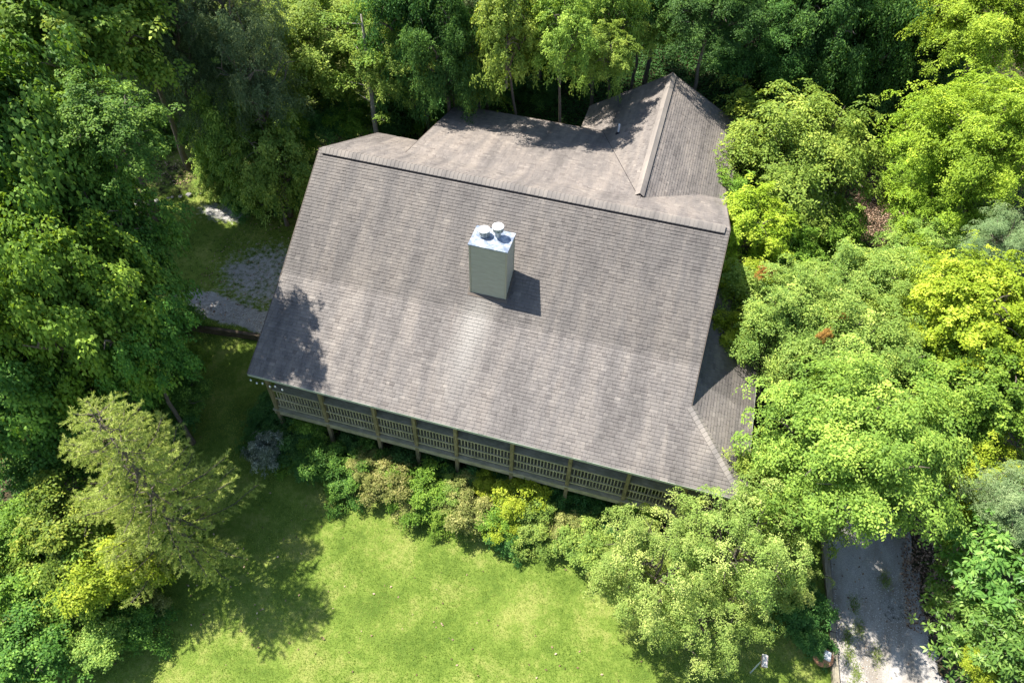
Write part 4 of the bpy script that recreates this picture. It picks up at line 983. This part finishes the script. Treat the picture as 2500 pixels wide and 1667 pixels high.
 ('bush','shrub',9.21,20.79,-6.2,1.6,'dark bush on the ivy slope left of the wing',{'name': 'shrub', 'cat': 'shrub', 'group': 'loose undergrowth bushes'}),
 ('bush','shrub',17.93,25.17,-8.2,1.2,'dark bush right behind the wing gable',{'name': 'shrub', 'cat': 'shrub', 'group': 'loose undergrowth bushes'}),
 ('bush','oak',5.66,-10.25,-10.6,1.0,'dark shrub behind the sunlit ochre shrub',{'group': 'shaded shrubs below the deck', 'name': 'shrub', 'cat': 'shrub'}),
 ('bush','olive',5.50,-10.11,-10.5,0.7,'thin ochre shrub reaching highest at the left of the border row',{'group': 'sunlit shrubs in the border row', 'name': 'shrub', 'cat': 'shrub'}),
 ('bush','olive',8.27,-11.73,-11.0,0.8,'low ochre shrub on the lawn side of the border row',{'group': 'sunlit shrubs in the border row', 'name': 'shrub', 'cat': 'shrub'}),
 ('bush','maple',10.22,-11.54,-10.9,0.85,'low green shrub between two ochre ones in the border row',{'group': 'sunlit shrubs in the border row', 'name': 'shrub', 'cat': 'shrub'}),
 ('bush','lime',12.42,-11.61,-10.8,0.8,'lower yellow shrub on the lawn side of the border row',{'group': 'sunlit shrubs in the border row', 'name': 'shrub', 'cat': 'shrub'}),
 ('bush','lime',11.48,-9.94,-10.2,0.6,'small yellow shrub tip closest to the sixth deck post',{'group': 'sunlit shrubs in the border row', 'name': 'shrub', 'cat': 'shrub'}),
 ('bush','shrub',13.31,-11.85,-11.1,0.8,'dark low shrub in front of the yellow ones',{'group': 'sunlit shrubs in the border row', 'name': 'shrub', 'cat': 'shrub'}),
 ('bush','olive',15.85,-10.90,-10.6,0.8,'thin brownish shrub before the dark gap in the border row',{'group': 'sunlit shrubs in the border row', 'name': 'shrub', 'cat': 'shrub'}),
 ('bush','maple',2.03,-9.32,-10.2,0.9,'shaded green shrub touching the second deck post',{'group': 'shaded shrubs below the deck', 'name': 'shrub', 'cat': 'shrub'}),
 ('bush','shrub',12.83,-9.53,-10.6,0.9,'dark shrub directly behind the yellow border shrub',{'group': 'shaded shrubs below the deck', 'name': 'shrub', 'cat': 'shrub'}),
 ('airy','sumac',-10.97,5.27,-7.0,1.5,'blue green sapling at the right side of the clearing',{'group': 'woodland trees behind the house', 'cat': 'tree', 'name': 'tree'}),
 ('airy','oak',-10.26,8.37,-5.5,2.0,'dark leafy small tree above the blue green saplings',{'group': 'woodland trees behind the house', 'cat': 'tree', 'name': 'tree'}),
 ('fine','hemlock',-17.07,10.45,-5.0,2.3,'low dark hemlock at the top of the clearing',{'group': 'woodland trees behind the house', 'rz': 3.0, 'cat': 'tree', 'name': 'conifer_tree'}),
 ('airy','oak',-7.85,-5.79,-9.0,1.3,'shaded small tree at the left end of the timber wall',{'group': 'woodland trees on the left', 'cat': 'tree', 'name': 'tree'}),
 ('airy','oak',-6.99,-11.20,-8.5,2.0,'shaded small tree between the pine tip and the woods',{'group': 'woodland trees on the left', 'cat': 'tree', 'name': 'tree'}),
 ('bush','shrub',-5.41,-11.30,-10.6,1.3,'dark bush right of the pine tip on the shaded lawn edge',{'name': 'shrub', 'cat': 'shrub', 'group': 'loose undergrowth bushes'}),
 ('airy','sumac',-8.13,4.75,-8.2,1.5,'shaded sapling at the near side of the blue green small trees',{'group': 'woodland trees behind the house', 'cat': 'tree', 'name': 'tree'}),
 ('airy','sumac',-11.47,5.16,-8.8,1.1,'smallest shaded sapling beside the stone row',{'group': 'woodland trees behind the house', 'cat': 'tree', 'name': 'tree'}),
 ('bush','shrub',-6.83,7.12,-7.2,1.4,'dark bush hugging the upper left corner of the roof',{'name': 'shrub', 'cat': 'shrub', 'group': 'loose undergrowth bushes'}),
 ('bush','shrub',-9.36,4.38,-9.2,0.8,'low dark bush on the shaded gravel yard',{'name': 'shrub', 'cat': 'shrub', 'group': 'loose undergrowth bushes'}),
 ('airy','oak',-16.81,7.92,-7.8,1.3,'dark sapling standing right of the bare trunk',{'group': 'woodland trees behind the house', 'cat': 'tree', 'name': 'tree'}),
 ('frond','walnut',32.53,27.73,-3.0,2.6,'dark tree filling the gap left of the bright corner tree',{'group': 'woodland trees behind the house', 'cat': 'tree', 'name': 'tree'}),
 ('airy','oak',34.55,28.15,-5.0,2.2,'dark small tree under the bright corner tree',{'group': 'woodland trees behind the house', 'cat': 'tree', 'name': 'tree'}),
 ('bush','olive',5.32,-10.78,-10.7,0.8,'straggly ochre shrub behind the left end of the border row',{'group': 'sunlit shrubs in the border row', 'name': 'shrub', 'cat': 'shrub'}),
 ('bush','maple',7.68,-10.91,-10.5,0.8,'fresh green shrub tucked behind the ochre border shrub',{'group': 'sunlit shrubs in the border row', 'name': 'shrub', 'cat': 'shrub'}),
 ('bush','sumac',9.81,-10.62,-10.5,0.8,'grey green shrub behind the border row near the fifth post',{'group': 'sunlit shrubs in the border row', 'name': 'shrub', 'cat': 'shrub'}),
 ('bush','olive',10.53,-10.86,-10.3,0.75,'yellow tipped shrub touching the shade below the fifth post',{'group': 'sunlit shrubs in the border row', 'name': 'shrub', 'cat': 'shrub'}),
 ('bush','maple',12.84,-11.31,-10.7,0.9,'green shrub below the bright yellow green border shrub',{'group': 'sunlit shrubs in the border row', 'name': 'shrub', 'cat': 'shrub'}),
 ('bush','sumac',13.92,-10.47,-10.4,0.85,'mixed green shrub right of the bright yellow green one',{'group': 'sunlit shrubs in the border row', 'name': 'shrub', 'cat': 'shrub'}),
 ('bush','shrub',-0.45,-10.18,-10.8,0.8,'shaded shrub above the silver bush',{'group': 'shaded shrubs below the deck', 'name': 'shrub', 'cat': 'shrub'}),
 ('bush','shrub',2.60,-10.86,-11.1,0.9,'low shaded shrub on the lawn side of the second post',{'group': 'shaded shrubs below the deck', 'name': 'shrub', 'cat': 'shrub'}),
 ('bush','shrub',7.28,-8.49,-10.6,0.8,'shaded shrub right at the foot of the fourth post',{'group': 'shaded shrubs below the deck', 'name': 'shrub', 'cat': 'shrub'}),
 ('bush','shrub',15.28,-9.27,-10.8,0.8,'dark shrub at the foot of the seventh post',{'group': 'shaded shrubs below the deck', 'name': 'shrub', 'cat': 'shrub'}),
 ('bush','shrub',18.06,-9.92,-10.8,0.9,'dark shrub in the gap between the railing and the pale trees',{'group': 'shaded shrubs below the deck', 'name': 'shrub', 'cat': 'shrub'}),
 ('bush','shrub',-5.42,9.62,-5.6,1.4,'dark bush just behind the left rear roof edge',{'name': 'shrub', 'cat': 'shrub', 'group': 'loose undergrowth bushes'}),
 ('bush','maple',-4.08,10.38,-5.8,1.2,'leafy bush left of the pale trunk foot',{'name': 'shrub', 'cat': 'shrub', 'group': 'loose undergrowth bushes'}),
 ('bush','shrub',-1.18,11.01,-5.6,1.3,'dark bush right of the pale trunk foot',{'name': 'shrub', 'cat': 'shrub', 'group': 'loose undergrowth bushes'}),
 ('bush','maple',-0.39,12.59,-5.8,1.2,'leafy bush at the corner where the shed roof starts',{'name': 'shrub', 'cat': 'shrub', 'group': 'loose undergrowth bushes'}),
 ('bush','shrub',4.41,17.44,-6.8,1.3,'low dark bush along the shed roof eave',{'name': 'shrub', 'cat': 'shrub', 'group': 'loose undergrowth bushes'}),
 ('bush','shrub',7.13,17.31,-7.0,1.2,'low dark bush beside the inner corner of the rear roofs',{'name': 'shrub', 'cat': 'shrub', 'group': 'loose undergrowth bushes'}),
 ('bush','shrub',12.11,24.89,-6.6,1.5,'dark bush on the slope left above the wing gable',{'name': 'shrub', 'cat': 'shrub', 'group': 'loose undergrowth bushes'}),
 ('bush','shrub',15.32,28.14,-6.4,1.6,'dark bush on the slope straight above the wing gable',{'name': 'shrub', 'cat': 'shrub', 'group': 'loose undergrowth bushes'}),
 ('bush','shrub',4.70,20.52,-5.6,1.6,'dark bush among the saplings on the ivy slope',{'name': 'shrub', 'cat': 'shrub', 'group': 'loose undergrowth bushes'}),
 ('bush','shrub',1.42,16.58,-5.0,1.6,'dark bush above the far corner of the shed roof',{'name': 'shrub', 'cat': 'shrub', 'group': 'loose undergrowth bushes'}),
]
TREES += [
 ('airy','oak',-8.3,-8.4,4.9,1.9,'leaning dark tree whose top reaches out and shades the lower left roof corner',dict(cat='tree',group='woodland trees on the left',off=(4.0,1.1),rz=1.9)),
 ('broad','oak',-25.5,9.0,4.0,4.6,'dark tree on the slope beyond the left edge of the clearing',dict(cat='tree',group='woodland trees on the left')),
 ('broad','oak',-22.0,14.5,4.5,4.4,'dark tree uphill of the clearing beyond the top left corner',dict(cat='tree',group='woodland trees on the left')),
 ('broad','oak',-19.5,1.5,5.0,3.6,'dark tree whose crown spreads over the left side of the clearing',dict(cat='tree',group='woodland trees on the left')),
 ('airy','maple',-15.8,1.6,9.0,2.6,'tallest leafy tree at the left edge of the woods above the yard',dict(cat='tree',group='woodland trees on the left')),
]
for row in TREES:
    kw = row[7] if len(row) > 7 else {}
    made = tree(*row[:7], **kw)
    if 'with orange tips' in row[6]:
        for dx, dy, dz in ((-1.9, .9, 1.55), (-1.6, 1.2, 1.6), (1.1, -2.0, 1.5), (1.9, -.5, 1.45)):
            crowns, bme, R_, Rz_, bk_ = KIND['bush']
            o = link_mesh('orange_tips', crowns, made); o.location = (dx, dy, row[4] - made.location.z + dz); o.scale = (.13, .24, .15); o.rotation_euler = (.3, .2, dx * 5)
            o.material_slots[0].link = 'OBJECT'; o.material_slots[0].material = M['orange']; o['label'] = 'rust orange leaf tips'
# ------------------------------------------------------------------ the white pine on the left lawn
def pine(x, y, ztop, label):
    rng = np.random.default_rng(42); gz0 = hz(x, y); H = ztop - gz0
    root = empty('pine_tree', (x, y, gz0)); tag(root, label, 'tree')
    b = MB(); n = 14
    b.tube([(0.05*math.sin(i*.9), 0.05*math.cos(i*1.3), -.15 + (H+.1)*i/(n-1)) for i in range(n)], [.19*(1-.93*i/(n-1)) + .01 for i in range(n)], 9)
    b.build('trunk', M['bark'], root, True)
    br = MB(); cen = []; nor = []
    zz = 1.5; w = 0
    while zz < H - .15:
        q = zz / H
        Lb = 3.9 * (min(1, q / .22) ** .5) * (1 - q) ** .62 + .25
        nbr = int(rng.integers(4, 6)); a0 = rng.random() * 6.28
        for k in range(nbr):
            a = a0 + k * 6.283 / nbr + rng.normal() * .22; L_ = Lb * rng.uniform(.68, 1.12)
            rise = (.30 * q + .02) * L_ + .1
            pts = []
            for j in range(7):
                f = j / 6
                pts.append(Vector((math.cos(a) * L_ * f, math.sin(a) * L_ * f, zz + rise * f ** 1.5 - .10 * L_ * math.sin(f * 3.14))) + Vector(rng.normal(size=3) * .03 * (j > 0)))
            br.tube(pts, [.045 * (1 - q * .6) * (1 - .88 * j / 6) + .004 for j in range(7)], 4, cap=False)
            nt_ = max(4, int(L_ * 6))
            for j in range(nt_):
                f = .28 + .72 * (j + rng.random() * .6) / nt_; f = min(f, 1)
                ii = min(5, int(f * 6)); p0_ = pts[ii].lerp(pts[ii + 1], f * 6 - ii)
                sdn = 1 if j % 2 else -1; tl = (.20 + .30 * L_ * (1 - f) * .8) * rng.uniform(.7, 1.2) + .12
                aa = a + sdn * rng.uniform(.55, 1.0)
                e = p0_ + Vector((math.cos(aa) * tl, math.sin(aa) * tl, tl * rng.uniform(.02, .18)))
                br.tube([p0_, e], [.010, .004], 3, cap=False)
                m = max(2, int(tl / .085))
                for i in range(m):
                    g_ = (i + 1) / m; pp = p0_.lerp(e, g_)
                    cen.append(pp); nor.append((e - p0_).normalized())
            cen.append(pts[-1]); nor.append((pts[-1] - pts[-2]).normalized())
        zz += .56 * (1.15 - .45 * q); w += 1
    for j in range(5): cen.append(Vector((0, 0, H - .1 * j))); nor.append(Vector((0, 0, 1)))
    br.build('branches', M['bark'], root)
    c = np.array([tuple(v) for v in cen]); nn = np.array([tuple(v) for v in nor])
    k = 12
    cc = np.repeat(c, k, 0) + rng.normal(size=(len(c) * k, 3)) * .018
    d = unit(np.repeat(nn, k, 0) * .75 + rng.normal(size=cc.shape) * .62 + np.array([0, 0, .12]))
    sidev = unit(np.cross(d, rng.normal(size=d.shape))); ln = rng.uniform(.09, .16, (len(cc), 1)); wd = .0095
    tri = np.stack([cc - sidev * wd, cc + sidev * wd, cc + d * ln + sidev * wd * .5, cc + d * ln - sidev * wd * .5], 1).reshape(-1, 3)
    tone = np.clip(np.repeat(.52 + rng.normal(size=len(c)) * .15, k) + rng.normal(size=len(cc)) * .1, 0, 1)
    link_mesh('needles', np_mesh('needles', tri, 4, tone, M['pine']), root)
    # cones at some branch tips
pine(-0.77, -16.58, 0.1, 'tall pale green pine with open branches leaning over the left lawn')
# the thick bare trunk that shows in the shaded clearing

gz0 = hz(-19.3, 5.9)
root = empty('bare_trunk', (-19.35, 5.9, gz0)); tag(root, 'thick bare grey tree trunk standing in the shaded clearing', 'tree trunk')
b = MB(); b.tube([(0,0,-.2),(0,0,.15),(-.03,.02,1.2),(-.02,.05,2.6),(0,.05,4.2)], [.52,.42,.36,.33,.30], 12); b.build('trunk', M['bark'], root, True)
# pale tall trunk in front of the bright tree
tx, ty = -1.55, 9.2
gz0 = hz(tx, ty)
root = empty('pale_trunk_tree', (tx, ty, gz0)); tag(root, 'slender tree with a bare pale trunk rising just behind the left rear eave', 'tree', G_T)
b = MB(); b.tube([(0,0,-.2),(0.02,0,2),(-.05,.04,4.2),(.03,.0,5.6),(-.02,.05,7.2),(.05,.02,9.0),(.0,.1,10.6)], [.19,.17,.15,.135,.115,.09,.05], 10); b.build('trunk', M['birch'], root, True)
b = MB()
for z, a, l in ((4.3,-.6,1.3),(5.2,2.9,1.1),(5.0,.5,.5),(6.3,3.4,1.5),(6.9,.2,1.5),(7.9,2.4,1.8),(8.6,-.9,1.7),(9.4,1.2,1.6),(10.1,3.9,1.3)):
    b.tube([(0,0,z),(math.cos(a)*l*.5,math.sin(a)*l*.5,z+.18),(math.cos(a)*l,math.sin(a)*l,z+.30)], [.035,.024,.008], 5)
b.build('branches', M['birch'], root)
rng = np.random.default_rng(77); cc = []
for z, a, l in ((4.4,-.6,1.3),(5.3,2.9,1.1),(6.4,3.4,1.5),(7.1,.2,1.5),(8.1,2.4,1.8),(8.8,-.9,1.7),(9.6,1.2,1.6),(10.3,3.9,1.3),(10.9,0,.2)):
    for k in range(10 if z > 6.2 else 4):
        cc.append((math.cos(a)*l + rng.normal()*.38, math.sin(a)*l + rng.normal()*.38, z + .3 + rng.normal()*.18))
cc = np.array(cc); nn = unit(rng.normal(size=cc.shape)*.25 + np.array([0,0,1]))
q, tn = sprays(cc, nn, rng, 6, 8, .40, .14, .09, .35, .9, .02, .42 + rng.normal(size=len(cc))*.15)
link_mesh('crown', np_mesh('crown', q, 4, tn, M['ash']), root)

# ------------------------------------------------------------------ what nobody could count
def scatter(n, x0, x1, y0, y1, rng, keep):
    x = rng.uniform(x0, x1, n); y = rng.uniform(y0, y1, n); k = keep(x, y); return x[k], y[k]
rng = np.random.default_rng(5)
def ground_z(x, y): return height(x, y) + 0.05 * (np.sin(x * 1.3 + y * 0.4) * np.cos(y * 0.9) + np.sin(x * .41 - y * .77))
# grass blades on the lawn and the shaded yard
def lawnkeep(x, y):
    g, v, k = masks(x, y); return (g > 0.5) & (v < .5) & (k < .4)
x, y = scatter(330000, -13, 28.2, -25, -4.5, rng, lawnkeep)
x2, y2 = scatter(60000, -17, 0.3, -5, 9, rng, lawnkeep)
x = np.concatenate([x, x2]); y = np.concatenate([y, y2]); # weeds that creep into the left side of the driveway
wc = [(29.0,-12.9),(29.3,-13.6),(29.15,-14.4),(28.95,-12.1),(29.4,-11.6),(30.6,-9.0),(29.2,-10.6),(30.2,-12.6)]
wx = np.concatenate([rng.normal(q[0], .13, 420) for q in wc]); wy = np.concatenate([rng.normal(q[1], .24, 420) for q in wc])
x = np.concatenate([x, wx]); y = np.concatenate([y, wy]); n = len(x)
z = ground_z(x, y) + np.where(in_drive(x, y) > 0, .085, 0); a = rng.random(n) * 6.283; ln = rng.uniform(.05, .11, n); le = rng.uniform(.25, 1.0, n)
base = np.stack([x, y, z - .005], 1); sd = np.stack([np.cos(a), np.sin(a), 0 * a], 1) * .010
tip = base + np.stack([-np.sin(a) * ln * le, np.cos(a) * ln * le, ln * .75 + .01], 1)
patch = .48 + .30 * np.sin(x * .8 + 1.3 * np.sin(y * .6)) * np.cos(y * .9 + x * .3) + .12 * np.sin(x * 3.1) * np.sin(y * 2.7)
lv = np.clip(patch + rng.normal(size=n) * .17, 0, 1)
M['blade'] = leaf_mat('grass_blade', (0.108,0.180,0.024), (0.205,0.296,0.042), (0.37,0.415,0.11), 0.35, rough=.5)
tag(link_mesh('grass', np_mesh('grass', np.stack([base - sd, base + sd, tip], 1).reshape(-1, 3), 3, lv, M['blade'])), 'short sunlit lawn grass in front of and beside the house', 'grass', kind='stuff')
# ivy and low leaves on the woodland floor
def ivykeep(x, y):
    g, v, k = masks(x, y); d = in_drive(x, y)
    hs = (x > -0.2) & (x < 22.8) & (y > -7.5) & (y < 10.0)
    hs2 = (x > 10.5) & (x < 20.5) & (y < 15.2) & (y > -7)
    mulch = ((x - 31.6) ** 2 / 5.0 + (y - 17.5) ** 2 / 18.0) < 1
    lit = (x > 31.2) & (x < 34.2) & (y > -11) & (y < 1)
    clear = ((x + 17.0) ** 2 / 22 + (y - 8.2) ** 2 / 16) < 1
    return (g < .5) & (d < -0.1) & (~hs) & (~hs2) & (k < .45) & (~mulch) & (~lit) & ((~clear) | (rng.random(len(x)) < .12))
x, y = scatter(190000, -34, 46, -24, 48, rng, ivykeep); x2, y2 = scatter(150000, -3, 26, 9.5, 32, rng, ivykeep); x = np.concatenate([x, x2]); y = np.concatenate([y, y2]); n = len(x)
z = ground_z(x, y) + rng.uniform(.03, .28, n)
d = unit(rng.normal(size=(n, 3)) * np.array([1, 1, .3])); up0 = unit(rng.normal(size=(n, 3)) * .35 + np.array([0, 0, 1]))
w = unit(np.cross(d, up0)); ln = rng.uniform(.09, .19, (n, 1)); p = np.stack([x, y, z], 1)
quad = np.stack([p, p + d * ln * .5 + w * ln * .36, p + d * ln, p + d * ln * .5 - w * ln * .36], 1).reshape(-1, 3)
tag(link_mesh('ground_cover', np_mesh('ground_cover', quad, 4, np.clip(.4 + rng.normal(size=n) * .2, 0, 1), M['ivy'])), 'dark ivy and low leaves covering the woodland floor', 'ground cover', kind='stuff')
# pebbles on the driveway and the gravel patches
def pebkeep(x, y):
    g, v, k = masks(x, y); return ((in_drive(x, y) > .05)) | ((x < 1) & (v > .75))
x, y = scatter(60000, 24, 34.5, -18, 18, rng, pebkeep); x2, y2 = scatter(50000, -12, .4, -5, 6, rng, pebkeep)
x = np.concatenate([x, x2]); y = np.concatenate([y, y2]); n = len(x)
z = ground_z(x, y) + np.where(x > 20, .07, .0); s_ = rng.uniform(.012, .034, (n, 1)); p = np.stack([x, y, z], 1)
a = rng.random((n, 1)) * 6.28; ca_ = np.concatenate([np.cos(a), np.sin(a), 0 * a], 1) * s_; cb2 = np.concatenate([-np.sin(a), np.cos(a), 0 * a], 1) * s_ * .75
tp = p + np.array([0, 0, 1]) * s_ * .8
tr = np.stack([p + ca_, p + cb2, tp, p + cb2, p - ca_, tp, p - ca_, p - cb2, tp, p - cb2, p + ca_, tp], 1).reshape(-1, 3)
tag(link_mesh('gravel', np_mesh('gravel', tr, 3, np.repeat(rng.random(n), 4), M['pebble'])), 'loose grey gravel on the driveway and the left yard', 'gravel', kind='stuff')
# dry leaves: bark mulch patch, litter strip beside the driveway, clearing
def litkeep(x, y):
    mulch = ((x - 31.6) ** 2 / 5.0 + (y - 17.5) ** 2 / 18.0) < 1
    lit = (x > 31.4) & (x < 34.4) & (y > -11) & (y < 2)
    clear = ((x + 17.0) ** 2 / 22 + (y - 8.2) ** 2 / 16) < 1
    yard = (x > -9) & (x < -.5) & (y > -4.5) & (y < 7)
    r = rng.random(len(x)); lawnlf = (y < -9) & (x > -8) & (x < 28) & (r < .004)
    drv = (in_drive(x, y) > 0) & (r < .012)
    return drv | lawnlf | mulch | (lit & (r < .8)) | (clear & (r < .30)) | (yard & (r < .05))
x, y = scatter(600000, -24, 36, -24, 23, rng, litkeep); n = len(x)
z = ground_z(x, y) + rng.uniform(.02, .09, n) + np.where(in_drive(x, y) > 0, .08, 0); d = unit(rng.normal(size=(n, 3)) * np.array([1, 1, .25])); up0 = unit(rng.normal(size=(n, 3)) * .4 + np.array([0, 0, 1]))
w = unit(np.cross(d, up0)); ln = rng.uniform(.06, .15, (n, 1)); p = np.stack([x, y, z], 1)
quad = np.stack([p, p + d * ln * .5 + w * ln * .3, p + d * ln, p + d * ln * .5 - w * ln * .3], 1).reshape(-1, 3)
tag(link_mesh('dry_leaves', np_mesh('dry_leaves', quad, 4, rng.random(n), M['dryleaf'])), 'dry brown leaves and bark mulch on bare ground', 'leaf litter', kind='stuff')

tw = MB(); tw.tube([(0,0,0),(.18,.12,.03),(.30,.30,.02),(.52,.38,.05)], .014, 5); tw.tube([(.30,.30,.02),(.34,.5,.05)], .009, 4)
o = tw.build('fallen_twig', M['bark']); o.location = (0.95, -6.65, -3.92); o.rotation_euler = (-.45, 0, .5); tag(o, 'small bare twig lying on the left part of the lower front roof', 'twig')
